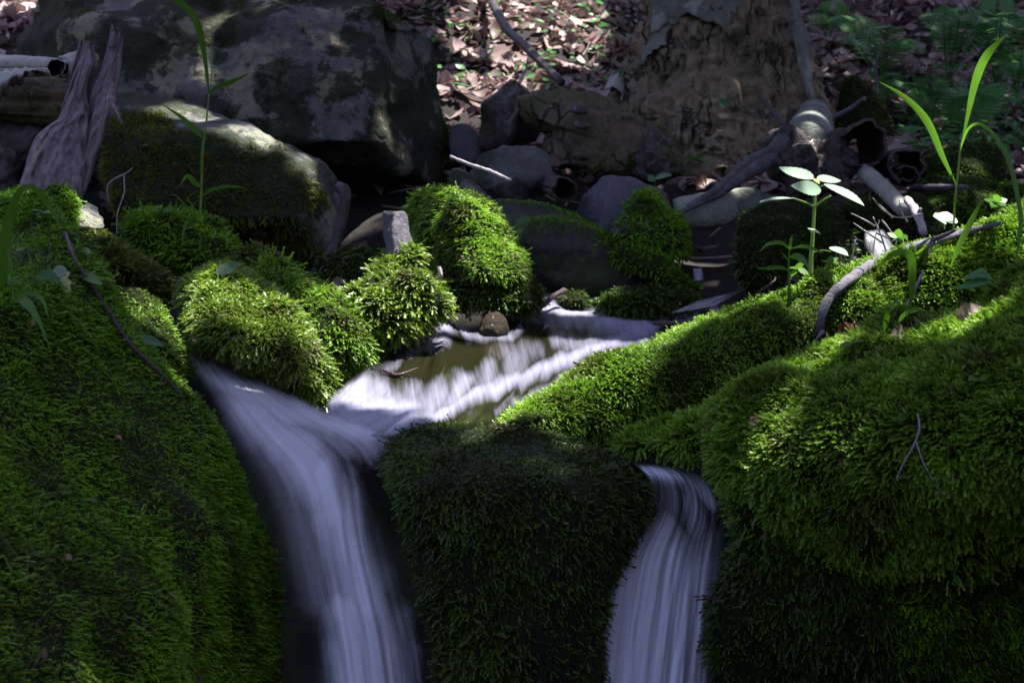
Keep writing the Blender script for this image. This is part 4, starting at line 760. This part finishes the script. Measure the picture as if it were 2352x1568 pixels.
for k in range(9):
    a = rng.uniform(-8, 8); tube(mb, [(262 + a, 240 + a, 2.19), (270 + a * .5, 262 + a, 2.17), (274 + rng.uniform(-4, 8), 282 + rng.uniform(-8, 6), 2.15)], [.003, .002, .0006], 5, 8)
tube(mb, [(262, 76 - 2, 2.22), (258, 90, 2.22), (254, 110, 2.22)], [.002, .004, .005], 6, 10)
for k in range(5): tube(mb, [(200 + k * 14, 380 - k * 40, 2.13), (230 + k * 4, 300 - k * 18, 2.13), (248 + k * 3, 230 - k * 10, 2.14)], [.0008, .0012, .0006], 5, 10)
o = mb.build('splinters', M['wood_grey'], sn); o['kind'] = 'stuff'
small('tuft of moss at the foot of the splintered wood slab', [(100, 470), (105, 430), (140, 425), (175, 445), (184, 480), (180, 520), (150, 540), (110, 530)], 2.08, 'moss_green', 1, .011, 90000, seed=25, thick=.08, bulge=.04)
stone('bark_piece', 'small white weathered bark chunk at the edge of the left crevice', 'bark', M['pale_boulder'], [(176, 500), (185, 478), (205, 472), (222, 490), (240, 505), (235, 525), (205, 530), (180, 522)], [(208, 505, 2.12, .4, -.8)], N=16, M=60, bulge=.02, thick=.04, amp=.005, scale=.02, group=None)

# ------------------------------------------------------------------ logs and driftwood right of centre
def log(label, pts, rs, mat='branch', name='branch', cat='branch', rough=.12, seed=1, seg=40, n=16, group=None, flat=1., extra=None, part=None):
    mb = MB(); tube(mb, pts, rs, n, seg, rough, seed, flat=flat)
    if not extra: o = mb.build(name, M[mat]); tagit(o, label, cat, group); return o
    r = thing(name, label, cat, P(*pts[0]), group); mb.build('main_stem', M[mat], r)
    for e in extra: m2 = MB(); tube(m2, e[0], e[1], 8, 20, .1, seed + 3); m2.build('side_shoot', M[mat], r)
    return r
log('thick grey log butt with white lichen spots pointing away from the stump', [(1850, 340, 2.95), (1862, 300, 3.1), (1870, 262, 3.35)], [.052, .046, .036], 'bark_lichen', 'log', 'log', .08, 3, n=24)
o_, v, f = stone('root_mass', 'dark crumbling knot of old root under the lichen spotted log butt', 'root', M['wood_dark'], [(1780, 330), (1800, 300), (1850, 310), (1900, 315), (1930, 340), (1945, 390), (1930, 440), (1880, 450), (1830, 430), (1790, 400)], [(1860, 370, 2.9, .2, -.5)], N=30, M=120, bulge=.08, thick=.15, amp=.032, scale=.045, seed=19)
log('smooth forked grey root running from the root knot down to the left', [(1800, 318, 2.86), (1760, 370, 2.84), (1720, 395, 2.82), (1680, 425, 2.80), (1655, 440, 2.8)], [.016, .018, .015, .011, .009], 'root_grey', 'root', 'root', .1, 4, extra=[([(1790, 340, 2.84), (1720, 372, 2.83), (1640, 440, 2.79), (1580, 476, 2.78)], [.012, .009, .008, .007]), ([(1660, 440, 2.8), (1600, 470, 2.78), (1560, 490, 2.77)], [.010, .007, .005])])
log('pale flaking log lying under the forked root', [(1560, 500, 2.85), (1620, 480, 2.85), (1700, 470, 2.87), (1780, 480, 2.9)], [.028, .034, .034, .03], 'bark_lichen', 'log', 'log', .4, 9, n=26)
log('small pale birch branch stub with dark flecks hanging under the dark rolls', [(1985, 395, 2.9), (2020, 425, 2.8), (2050, 455, 2.72), (2078, 482, 2.64)], [.017, .017, .016, .015], 'birch', 'birch_branch', 'branch', .05, 5, n=20)
log('thin pale stick leaning on the moss below the birch stub', [(2083, 458, 2.6), (2100, 480, 2.5), (2112, 505, 2.4), (2122, 535, 2.3)], [.007, .008, .007, .006], 'twig_pale', 'stick', 'stick', .15, 6, extra=[([(2108, 495, 2.44), (2114, 480, 2.42)], [.004, .003])])
log('grey stick pointing right behind the tall grass', [(2095, 435, 3.0), (2140, 432, 2.95), (2200, 430, 2.9), (2222, 432, 2.9)], [.009, .009, .007, .005], 'branch', 'stick', 'stick', .12, 7)
log('slim broken stick rising to the right above the lichen spotted log', [(1880, 288, 3.4), (1920, 268, 3.4), (1960, 246, 3.35), (1985, 226, 3.3)], [.007, .007, .006, .006], 'branch', 'stick', 'stick', .12, 8)
log('thin dark stick leaning from the stump to the root knot', [(1742, 216, 3.4), (1770, 250, 3.3), (1800, 285, 3.2), (1812, 300, 3.15)], [.004, .005, .005, .006], 'twig_dark', 'stick', 'stick', .1, 9)
log('dim fallen branch slanting through the litter above the sunlit patches', [(1110, -40, 5.6), (1160, 60, 5.0), (1210, 110, 4.7), (1290, 190, 4.3)], [.017, .017, .015, .012], 'wood_dark', 'branch', 'branch', .15, 10, n=12)
log('thin upright stick growing out of the litter beside the stump', [(2010, 225 + 40, 4.0), (2014, 190, 4.0), (2012, 150, 4.0), (2020, 105, 4.0)], [.004, .004, .003, .002], 'branch', 'stick', 'stick', .1, 11)
log('small forked stick standing in the sunlit litter', [(1195, 182, 3.7), (1208, 160, 3.7), (1212, 135, 3.68)], [.003, .003, .002], 'twig_pale', 'stick', 'stick', .1, 12)
log('thin white twig slanting across the grey stones', [(1035, 360, 2.62), (1080, 378, 2.6), (1125, 393, 2.58), (1172, 414, 2.55)], [.003, .003, .0035, .003], 'twig_pale', 'twig', 'twig', .2, 13)
log('reddish stick crossing the white rapid at the back of the pool', [(1238, 708, 2.42), (1255, 695, 2.44), (1270, 680, 2.46), (1295, 668, 2.5)], [.0045, .005, .004, .006], 'twig_dark', 'stick', 'stick', .15, 14)
log('short pale forked twig standing at the back of the pool', [(1007, 665, 2.2), (1009, 640, 2.2), (1011, 625, 2.19), (1008, 613, 2.19)], [.0035, .003, .004, .003], 'twig_pale', 'twig', 'twig', .2, 15, extra=[([(1009, 640, 2.2), (1014, 634, 2.18), (1012, 622, 2.18)], [.003, .003, .002])])
log('wet brown root along the upper edge of the mossy ridge', [(1500, 742, 2.0), (1560, 742, 1.98), (1620, 735, 1.97), (1680, 715, 1.98), (1740, 690, 2.0)], [.003, .005, .006, .006, .004], 'twig_dark', 'root', 'root', .2, 16)
log('crooked grey branch arching over the mossy ridge', [(u, v, surf(u, v, d, .4, .022 if i else .01)) for i, (u, v, d) in enumerate([(1882, 765, 1.62), (1886, 728, 1.70), (1905, 685, 1.78), (1940, 650, 1.82), (1985, 618, 1.86), (2030, 592, 1.88), (2080, 574, 1.90), (2150, 552, 1.92), (2210, 535, 1.94), (2300, 512, 1.95)])], [.0055, .0065, .007, .0072, .0068, .0075, .006, .006, .005, .0025], 'branch', 'branch', 'branch', .22, 17, 90, 12,
    extra=[([(1890, 762, 1.61), (1878, 775, 1.6), (1870, 785, 1.6)], [.003, .002, .001]), ([(2140, 552, 1.84), (2170, 540, 1.82), (2195, 528, 1.81)], [.003, .003, .002]), ([(2150, 556, 1.84), (2140, 566, 1.83), (2132, 585, 1.82)], [.002, .002, .001])])
log('thin dark twig lying down the left mossy bank', [(u, v, surf(u, v, 1.65, .4, .016)) for u, v in [(150, 535), (162, 570), (176, 600), (200, 640), (232, 690), (262, 735), (296, 785), (338, 830), (378, 865), (425, 915)]], [.0022, .0025, .0025, .0022, .0022, .0024, .0024, .0028, .0022, .0012], 'twig_dark', 'twig', 'twig', .2, 18, 80)
log('bare curled root hanging on the dark side of the mossy boulder', [(250, 468, 2.55), (247, 430, 2.53), (262, 412, 2.52), (290, 398, 2.5), (305, 385, 2.5)], [.001, .0016, .0018, .0016, .001], 'twig_pale', 'root', 'root', .2, 19, extra=[([(285, 402, 2.5), (286, 440, 2.5), (270, 490, 2.45), (268, 540, 2.4)], [.001, .0008, .0008, .0005])])
log('pale forked rootlet hanging from the right moss bank', [(u, v, surf(u, v, 1.3, .3, .014)) for u, v in [(2108, 950), (2112, 985), (2100, 1020), (2075, 1065), (2058, 1100)]], [.0008, .001, .0011, .0008, .0005], 'twig_pale', 'root', 'root', .2, 20, extra=[([(u, v, surf(u, v, 1.3, .3, .014)) for u, v in [(2104, 1012), (2120, 1060), (2160, 1130)]], [.0008, .0007, .0004])])
log('short dark stick at the left foot of the pool', [(880, 850, 1.99), (900, 858, 1.98), (918, 860, 1.97), (960, 845, 1.99)], [.002, .003, .002, .001], 'twig_dark', 'stick', 'stick', .2, 21)
log('wet dark root loop on the shaded right end of the pale topped boulder', [(778, 430, 2.5), (792, 445, 2.48), (788, 500, 2.47), (770, 560, 2.46), (745, 620, 2.45)], [.01, .011, .009, .010, .012], 'wood_dark', 'root', 'root', .15, 22)
log('pale stick poking up behind the curved bright grass on the mossy ridge', [(2080, 705, 1.63), (2095, 680, 1.63), (2108, 650, 1.62), (2122, 620, 1.62)], [.0022, .002, .0018, .001], 'twig_pale', 'twig', 'twig', .2, 23)
# tangle of twigs
mb = MB()
for a in ([(2000, 660, 2.0), (2003, 600, 2.02), (2010, 545, 2.04), (2020, 505, 2.05)], [(2010, 520, 2.05), (1985, 505, 2.04), (1955, 490, 2.03)], [(2040, 600, 2.0), (2030, 560, 2.0), (2015, 520, 2.0), (2005, 498, 2.0)], [(2030, 560, 2.0), (2000, 540, 2.0), (1960, 512, 2.0)],
          [(2120, 492, 2.05), (2075, 500, 2.04), (2050, 496, 2.03), (2025, 480, 2.02), (2005, 455, 2.0)], [(2085, 510, 2.03), (2070, 485, 2.03), (2065, 460, 2.02)], [(2050, 500, 2.02), (2035, 485, 2.0), (2020, 470, 2.0)], [(1955, 600, 2.0), (1962, 570, 2.0), (1965, 550, 2.0), (1985, 556, 2.0)],
          [(2000, 640, 1.98), (2030, 610, 1.98), (2050, 580, 1.98), (2062, 545, 1.98)], [(2012, 535, 2.0), (2035, 545, 2.0), (2052, 555, 2.0)], [(2025, 505, 2.0), (2045, 530, 2.0), (2055, 552, 2.0)]):
    tube(mb, a, [.0016, .0012, .0006], 5, 14, .15, len(mb.v))
tagit(mb.build('twig_tangle', M['twig_pale']), 'tangle of thin bare pale twigs behind the tall pale leaved plant', 'twigs')
mb = MB()
for k in range(26):
    U = rng.uniform(1740, 2080); V = 690 - (U - 1740) * .25 + rng.uniform(-18, 6); tube(mb, [(U, V, 2.02), (U + rng.uniform(10, 40), V + rng.uniform(-25, 10), 2.01), (U + rng.uniform(30, 80), V + rng.uniform(-35, 12), 2.02)], [.002, .002, .001], 5, 8, .1, k)
tagit(mb.build('debris', M['twig_dark']), 'wet dark twig debris lodged behind the mossy ridge', 'twigs', kind='stuff')
# ------------------------------------------------------------------ living plants and single leaves
DSH = 0.
def plant(name, label, cat, base, group=None):
    global DSH
    DSH = surf(base[0], base[1], base[2], .3) - base[2]
    return thing(name, label, cat, P(base[0], base[1], base[2] + DSH), group)
def sh(pts): return [(u, v, d + DSH) for u, v, d in pts]
def blades(root, lst, mat='grass', nm='blade'):
    for pts, ws in lst:
        v, f = blade_vf(sh(pts), [w * .72 for w in ws]); mk(nm, v, f, M[mat], root, attrs={'tint': np.full(len(v), rng.random())})
def stems(root, lst, mat='stem'):
    for pts, rs in lst:
        mb = MB(); tube(mb, sh(pts), rs, 8, 30, .03); mb.build('stem', M[mat], root)
GG = 'grasses growing from the moss'
r = plant('grass_plant', 'tall arching grass stalk rising in front of the pale topped boulder', 'grass', (462, 520, 2.2), GG)
stems(r, [([(458, 515, 2.2), (462, 450, 2.19), (466, 350, 2.18), (474, 280, 2.17), (480, 215, 2.16)], [.0022, .002, .0018, .0015, .0012])])
blades(r, [([(480, 215, 2.16), (470, 130, 2.14), (455, 60, 2.12), (430, 20, 2.1), (395, -5, 2.08), (350, -20, 2.06)], [.002, .0075, .007, .006, .0045, .0005]), ([(480, 214, 2.16), (500, 200, 2.12), (540, 185, 2.08), (576, 166, 2.05)], [.0012, .005, .005, .0003]),
           ([(468, 320, 2.17), (445, 295, 2.13), (415, 268, 2.1), (372, 240, 2.07)], [.001, .0055, .004, .0003]), ([(462, 430, 2.19), (448, 420, 2.15), (430, 404, 2.14), (412, 428, 2.13)], [.001, .005, .006, .0003]),
           ([(460, 455, 2.19), (480, 438, 2.15), (520, 428, 2.12), (567, 432, 2.1)], [.001, .0045, .0035, .0003]), ([(484, 200, 2.16), (487, 150, 2.15), (490, 85, 2.15)], [.001, .001, .0003]),
           ([(455, 510, 2.2), (432, 480, 2.18), (420, 465, 2.17), (402, 448, 2.17)], [.001, .003, .002, .0003]), ([(458, 512, 2.2), (440, 470, 2.16), (430, 455, 2.15), (452, 440, 2.14)], [.001, .003, .002, .0003]), ([(456, 516, 2.2), (430, 510, 2.14), (420, 540, 2.1), (418, 575, 2.08)], [.001, .004, .003, .0003]),
           ([(460, 516, 2.2), (470, 480, 2.16), (473, 460, 2.15)], [.002, .004, .0005]), ([(462, 400, 2.18), (463, 360, 2.17), (466, 320, 2.17)], [.002, .003, .001])])
r = plant('grass_plant', 'broad grass bending over the left bank at the left edge', 'grass', (30, 640, 1.5), GG)
blades(r, [([(0, 690, 1.5), (8, 600, 1.46), (22, 500, 1.42), (45, 440, 1.4), (75, 430, 1.4), (110, 470, 1.42), (140, 520, 1.45)], [.004, .007, .008, .006, .004, .004, .001]), ([(-10, 700, 1.48), (0, 640, 1.42), (15, 570, 1.38), (25, 600, 1.38), (30, 690, 1.38)], [.003, .006, .008, .006, .001]),
           ([(-30, 720, 1.45), (10, 690, 1.42), (55, 690, 1.38), (90, 740, 1.36), (115, 800, 1.36)], [.003, .004, .005, .007, .0005]), ([(-30, 700, 1.45), (30, 672, 1.42), (90, 680, 1.4), (112, 730, 1.38)], [.002, .004, .004, .0005])])
stems(r, [([(25, 830, 1.45), (22, 740, 1.45), (28, 640, 1.46)], [.0012, .0012, .001]), ([(32, 850, 1.45), (28, 760, 1.44), (20, 660, 1.45)], [.001, .001, .001])])
r = plant('grass_plant', 'tall two bladed grass stalk on the ridge near the right edge', 'grass', (2190, 530, 1.95), GG)
stems(r, [([(2190, 560, 1.95), (2192, 480, 1.94), (2200, 400, 1.93), (2207, 330, 1.92)], [.0014, .0014, .0014, .0012])])
blades(r, [([(2206, 345, 1.92), (2222, 270, 1.9), (2240, 190, 1.87), (2265, 130, 1.84), (2312, 78, 1.82)], [.001, .005, .0078, .0075, .0005]), ([(2196, 425, 1.93), (2165, 360, 1.9), (2130, 280, 1.87), (2080, 225, 1.85), (2020, 188, 1.83)], [.001, .005, .007, .004, .0004]),
           ([(2203, 350, 1.92), (2225, 295, 1.86), (2260, 290, 1.82), (2310, 350, 1.8), (2335, 440, 1.78), (2345, 520, 1.77), (2325, 640, 1.76)], [.001, .002, .0025, .003, .004, .004, .001])])
r = plant('grass_plant', 'leaning grass blade in front of the grey branch on the ridge', 'grass', (2185, 690, 1.66), GG)
stems(r, [([(2185, 690, 1.66), (2184, 640, 1.65), (2182, 610, 1.64)], [.0012, .0012, .0012])])
blades(r, [([(2182, 615, 1.64), (2205, 560, 1.62), (2235, 500, 1.60), (2262, 445, 1.58)], [.001, .0055, .005, .0004]), ([(2180, 690, 1.65), (2140, 682, 1.63), (2110, 685, 1.62)], [.0008, .0022, .0004]), ([(2185, 700, 1.65), (2160, 690, 1.6), (2140, 680, 1.6)], [.001, .002, .0004])])
r = plant('grass_plant', 'short bent grass blade hooked over the middle of the ridge', 'grass', (2088, 735, 1.6), GG)
blades(r, [([(2082, 740, 1.6), (2092, 690, 1.58), (2096, 620, 1.56), (2088, 585, 1.55), (2060, 580, 1.55), (2030, 600, 1.57), (2015, 622, 1.58)], [.001, .002, .0055, .006, .004, .003, .0006]), ([(2030, 760, 1.56), (2040, 720, 1.54), (2055, 695, 1.54), (2070, 680, 1.54)], [.001, .0045, .0035, .0004]), ([(2060, 745, 1.56), (2080, 720, 1.54), (2110, 710, 1.54), (2130, 716, 1.54)], [.001, .003, .003, .0004])])
# tall seedling with pale leaves
def leaf_on(root, U0, V0, d0, U1, V1, d1, w, mat='pale_leaf', up=(0, -.25, 1.), fold=.15, curl=.03, serr=.08, n=17, shape=1., nm='leaf', t=.5):
    v, f = leaf_vf(P(U0, V0, d0 + DSH), P(U1, V1, d1 + DSH), w, np.array(up), fold, curl, n, serr, shape=shape); mk(nm, v, f, M[mat], root, attrs={'tint': np.full(len(v), t)})
r = plant('seedling', 'tall seedling with pale mint leaves glowing in the sun above the ridge', 'seedling', (1862, 632, 1.95))
stems(r, [([(1860, 640, 1.95), (1864, 580, 1.95), (1868, 520, 1.95), (1871, 470, 1.95), (1872, 432, 1.95)], [.0042, .0034, .0028, .0024, .0022]), ([(1871, 475, 1.95), (1850, 465, 1.94), (1820, 455, 1.92)], [.0014, .0012, .001]), ([(1871, 475, 1.95), (1890, 460, 1.93), (1908, 450, 1.92)], [.0014, .0014, .0012]),
          ([(1872, 435, 1.95), (1868, 425, 1.94), (1862, 418, 1.93)], [.0013, .001, .001]), ([(1872, 435, 1.95), (1885, 428, 1.93), (1900, 424, 1.91)], [.0013, .001, .001]), ([(1868, 580, 1.95), (1890, 575, 1.94), (1908, 578, 1.93)], [.0008, .0007, .0006]), ([(1866, 535, 1.95), (1862, 532, 1.94)], [.0008, .0007])])
leaf_on(r, 1868, 412, 1.98, 1788, 380, 2.06, .0115, up=(0, -.9, .55)); leaf_on(r, 1886, 436, 1.91, 1812, 428, 1.84, .0105, up=(.05, -1., .3), curl=-.03)
leaf_on(r, 1896, 422, 1.92, 1986, 466, 1.80, .0125, up=(.2, -.95, .45)); leaf_on(r, 1876, 412, 1.97, 1936, 411, 2.07, .0085, up=(0, -.9, .5), t=.2)
leaf_on(r, 1822, 456, 1.92, 1744, 459, 1.84, .006, up=(0, -.2, 1.), fold=.4); leaf_on(r, 1908, 567, 1.93, 1948, 584, 1.86, .008, up=(0, -.8, .5)); leaf_on(r, 1856, 524, 1.94, 1884, 534, 1.88, .004, up=(0, -.6, .6)); leaf_on(r, 1870, 410, 1.95, 1882, 422, 1.93, .004, 'yellow_leaf')
# smaller seedlings
r = plant('seedling', 'dark green seedling with narrow arching leaves left of the tall pale one', 'seedling', (1815, 700, 1.78))
stems(r, [([(1816, 705, 1.78), (1812, 640, 1.78), (1812, 590, 1.78), (1815, 548, 1.78)], [.0016, .0015, .0013, .001])], 'grass')
blades(r, [([(1813, 572, 1.78), (1795, 558, 1.76), (1765, 560, 1.74), (1745, 578, 1.72)], [.0008, .0035, .003, .0003]), ([(1813, 572, 1.78), (1840, 566, 1.76), (1865, 570, 1.74), (1892, 582, 1.72)], [.0008, .003, .003, .0003]), ([(1813, 575, 1.78), (1816, 560, 1.77), (1820, 540, 1.77)], [.001, .0045, .0006]),
           ([(1812, 620, 1.78), (1790, 614, 1.75), (1760, 616, 1.73), (1738, 616, 1.72)], [.0008, .003, .004, .0006]), ([(1812, 590, 1.78), (1835, 590, 1.75), (1850, 605, 1.73), (1858, 622, 1.72)], [.0008, .006, .006, .0006]), ([(1812, 560 + 40, 1.78), (1800, 585, 1.76), (1792, 580, 1.75)], [.0008, .002, .0003])])
def sprout(label, U, V, d, hgt, ws, leaves, mat='grass', name='seedling'):
    r = plant(name, label, 'seedling', (U, V + 4, d), 'small seedlings in the moss'); stems(r, [([(U, V + 6, d), (U + rng.uniform(-3, 3), V - hgt * .5, d), (U, V - hgt, d)], [.001, .0009, .0008])], mat)
    for dx, dy in leaves: leaf_on(r, U, V - hgt, d, U + dx, V - hgt + dy, d - rng.uniform(-.03, .05), ws, mat, up=(0, -.6, .8), serr=0, n=9, t=rng.random())
sprout('leafy seedling with rounded leaves beside the forked stem of the dark one', 1832, 680, 1.79, 62, .006, [(26, 10), (-22, -6), (14, -22), (-14, 16)])
sprout('bright seedling right of the tall plant behind the moss crest', 1905, 625, 1.93, 22, .005, [(-18, -6), (22, 2), (8, -14), (18, -12)])
sprout('bright seedling on the ridge crest left of the grey branch', 2062, 570, 1.93, 24, .006, [(-24, -12), (24, -4), (4, -22), (-10, 6), (14, 10)])
sprout('seedling with toothed leaves at the upper right crest of the ridge', 2290, 490, 1.95, 26, .007, [(-30, -8), (24, -6), (-12, 12), (20, 10), (2, -18)])
sprout('pale crumpled leafy sprout on the crest beside the tall grass', 2170, 520, 1.97, 12, .012, [(-26, -12), (26, -8), (6, -22)], 'pale_leaf')
sprout('low seedling with long flat leaves in the hollow between the ridges', 1840, 800, 1.60, 16, .005, [(34, 4), (-26, -8), (60, 12)])
sprout('small seedling in the moss above the right overhang', 2075, 960, 1.25, 6, .004, [(16, 10), (-8, 12)])
sprout('low bright seedling beside the brown leaf in the hollow', 1955, 800, 1.58, 14, .004, [(30, -4), (-26, 10), (20, 12)])
sprout('tiny dark seedling on the right bank below the overhang', 2250, 880, 1.22, 10, .005, [(22, -4), (-24, 0), (4, 12)])
sprout('pair of green leaves on the dark wood between the stump and the stones', 1505, 420, 2.9, 12, .012, [(-18, 6), (38, -6)], 'green_leaf')
sprout('bright sprig on the rotten foot of the stump', 1605, 390, 3.3, 26, .007, [(-36, 0), (30, 12), (6, -14)])
sprout('green sprig growing on the shadowed boulder at the left', 322, 345, 2.48, 8, .004, [(-16, 4), (18, -6), (6, 8)])
sprout('clover like sprout at the foot of the bright left grass', 100, 500, 1.72, 14, .007, [(-26, -4), (24, 0), (-8, 14), (30, 14)])
sprout('sprout with flat leaves beside the yellow torn leaf', 190, 640, 1.62, 8, .006, [(40, 6), (-30, -4), (44, 20)])
sprout('small dark seedling in the upper part of the left bank', 60, 580, 1.66, 10, .006, [(-24, 6), (24, 6), (2, -14)])
sprout('leafy sprout low on the left edge of the left bank', 20, 660, 1.55, 12, .006, [(-22, 4), (26, 2), (8, -12)])
sprout('sprout on the upper rim of the left bank near the dark twig', 178, 580, 1.78, 10, .005, [(30, 10), (-22, 2), (10, -12)])
sprout('fern like sprout at the back of the low dark green mossy rock', 372, 492, 2.2, 8, .006, [(-20, 0), (26, -4), (6, -10)])
# little fern on the right bank
r = plant('fern', 'tiny fern sprig in the hollow between ridge and right bank', 'fern', (2310, 680, 1.62), 'ferns on the slope')
for (U1, V1) in ((2198, 662), (2215, 640)):
    c = curve(PP([(2270, 620 + (V1 - 620) * .4, 1.6), ((2270 + U1) / 2, V1 - 10, 1.58), (U1, V1, 1.57)]), 24); mb = MB(); mb.add(*tube_vf(c, np.linspace(.0008, .0003, 24), 5), .6); t = nrm(np.gradient(c, axis=0)); sd = nrm(np.cross(t, np.array([0, -.8, .6])))
    for k in range(2, 24):
        for sg in (-1, 1): lv_, lf_ = leaf_vf(c[k], c[k] + sd[k] * sg * .010 * (1 - k / 28), .002, np.array([0, -.8, .6]), .1, 0, 5); mb.add(lv_, lf_, .6)
    mb.build('frond', M['fern'], r)
# single leaves
def one_leaf(label, U0, V0, d0, U1, V1, d1, w, mat, up=(0, -.8, .6), fold=.2, curl=.1, name='leaf', serr=.12, shape=1., group=None):
    k_ = min(surf(u_, v_, d0, .3) - .012 - d_ for u_, v_, d_ in ((U0, V0, d0), ((U0 + U1) / 2, (V0 + V1) / 2, (d0 + d1) / 2), (U1, V1, d1))) if d0 < 2.6 else 0.
    v, f = leaf_vf(P(U0, V0, d0 + k_), P(U1, V1, d1 + k_), w, np.array(up), fold, curl, 17, serr, shape=shape)
    v = v + (w * .5 * np.stack([fbm(v, w * .8, 2, 3), fbm(v, w * .8, 2, 4), fbm(v, w * .8, 2, 5)], -1) if mat in ('brown_leaf', 'litter', 'yellow_leaf') else 0); o = mk(name, v, f, M[mat], attrs={'tint': np.full(len(v), .35)}); return tagit(o, label, 'leaf', group)
one_leaf('pale green torn leaf lying on the left bank', 136, 640, 1.57, 84, 640, 1.55, .012, 'green_leaf', name='fallen_leaf')
one_leaf('upper lobe of pale green on the left bank near the torn leaf', 138, 645, 1.57, 134, 602, 1.60, .009, 'green_leaf', name='fallen_leaf')
one_leaf('yellowing ragged leaf pointing down on the left bank', 140, 620, 1.575, 148, 676, 1.53, .011, 'yellow_leaf', name='fallen_leaf')
one_leaf('ribbed green leaf lying on top of the shaggy sunlit rock', 500, 632, 1.79, 548, 597, 1.82, .010, 'green_leaf', name='fallen_leaf')
one_leaf('small green leaf lying on the left bank below the dark twig', 322, 772, 1.60, 372, 790, 1.57, .006, 'green_leaf', name='fallen_leaf')
one_leaf('curled rust brown leaf caught in the hollow behind the right bank', 1925, 770, 1.60, 1990, 740, 1.61, .014, 'brown_leaf', name='fallen_leaf', fold=.6, curl=.25)
one_leaf('small brown leaf folded against the moss of the right bank', 1730, 950, 1.34, 1742, 985, 1.33, .008, 'brown_leaf', name='fallen_leaf')
one_leaf('pinkish dead leaf resting on the crest of the right bank', 2200, 730, 1.54, 2260, 708, 1.55, .012, 'litter', name='fallen_leaf', fold=.5)
one_leaf('curled grey dead leaf beside the bent grass on the right bank', 2050, 775, 1.50, 2110, 745, 1.53, .009, 'litter', name='fallen_leaf', fold=.8, curl=.3)
one_leaf('large green leaf lying on the sunlit patch of litter', 1225, 75, 5.5, 1268, 50, 5.6, .035, 'green_leaf', name='fallen_leaf', serr=.3)
one_leaf('green leaf stuck to the face of the decaying stump', 1648, 236, 3.55, 1682, 238, 3.55, .014, 'green_leaf', name='fallen_leaf')
one_leaf('drooping green leaf on the dark stone behind the pool', 1215, 500, 2.56, 1178, 528, 2.53, .012, 'green_leaf', name='fallen_leaf')
one_leaf('wide dead leaf lit at the lower right edge of the stump', 1590, 425, 2.95, 1640, 415, 2.97, .016, 'brown_leaf', name='fallen_leaf', fold=.5)
one_leaf('pale dead leaf standing on edge in the litter left of the stump', 1140, 110, 4.5, 1180, 150, 4.4, .03, 'litter', name='fallen_leaf')
one_leaf('dark curled leaf at the water edge behind the mossy hump', 760, 655, 2.2, 800, 640, 2.22, .010, 'litter', name='fallen_leaf', fold=.7)

# needles and bark crumbs caught in the moss
def crumbs(label, boxes, n, d0=.9):
    bpy.context.view_layer.update(); dg = bpy.context.evaluated_depsgraph_get(); mb = MB(); k = 0
    for _ in range(n * 3):
        u0, u1, v0, v1 = boxes[rng.integers(len(boxes))]; U, V = rng.uniform(u0, u1), rng.uniform(v0, v1)
        dr = P(U, V, 1.) - CAM; h, loc, nr, i, ob, mt = SC.ray_cast(dg, Vector(CAM + dr * d0), Vector(dr))
        if not h or not ob.name.startswith('moss'): continue
        c = np.array(loc) + nrm(CAM - np.array(loc)) * .003; a = nrm(rng.normal(size=3) * (1, .5, .8)) * rng.uniform(.003, .011)
        if rng.random() < .75: mb.add(*tube_vf(curve([c - a, c + rng.normal(size=3) * .001, c + a], 5), [.0004, .0005, .0005, .0004, .0003], 4), rng.random())
        else: mb.add(*leaf_vf(c - a * .5, c + a * .5, rng.uniform(.002, .004), nrm(CAM - c) + .8 * rng.normal(size=3), .5, .2, 5), rng.random())
        k += 1
        if k >= n: break
    tagit(mb.build('debris', M['debris']), label, 'debris', kind='stuff')
M['debris'] = mat_leaf('debris', (.06, .03, .015), (.30, .20, .13), trans=.1, rough=.6)
crumbs('brown needles and bark crumbs caught in the green moss', [(0, 600, 500, 1568), (1200, 2352, 480, 1350), (430, 860, 580, 900), (930, 1240, 440, 700)], 420)
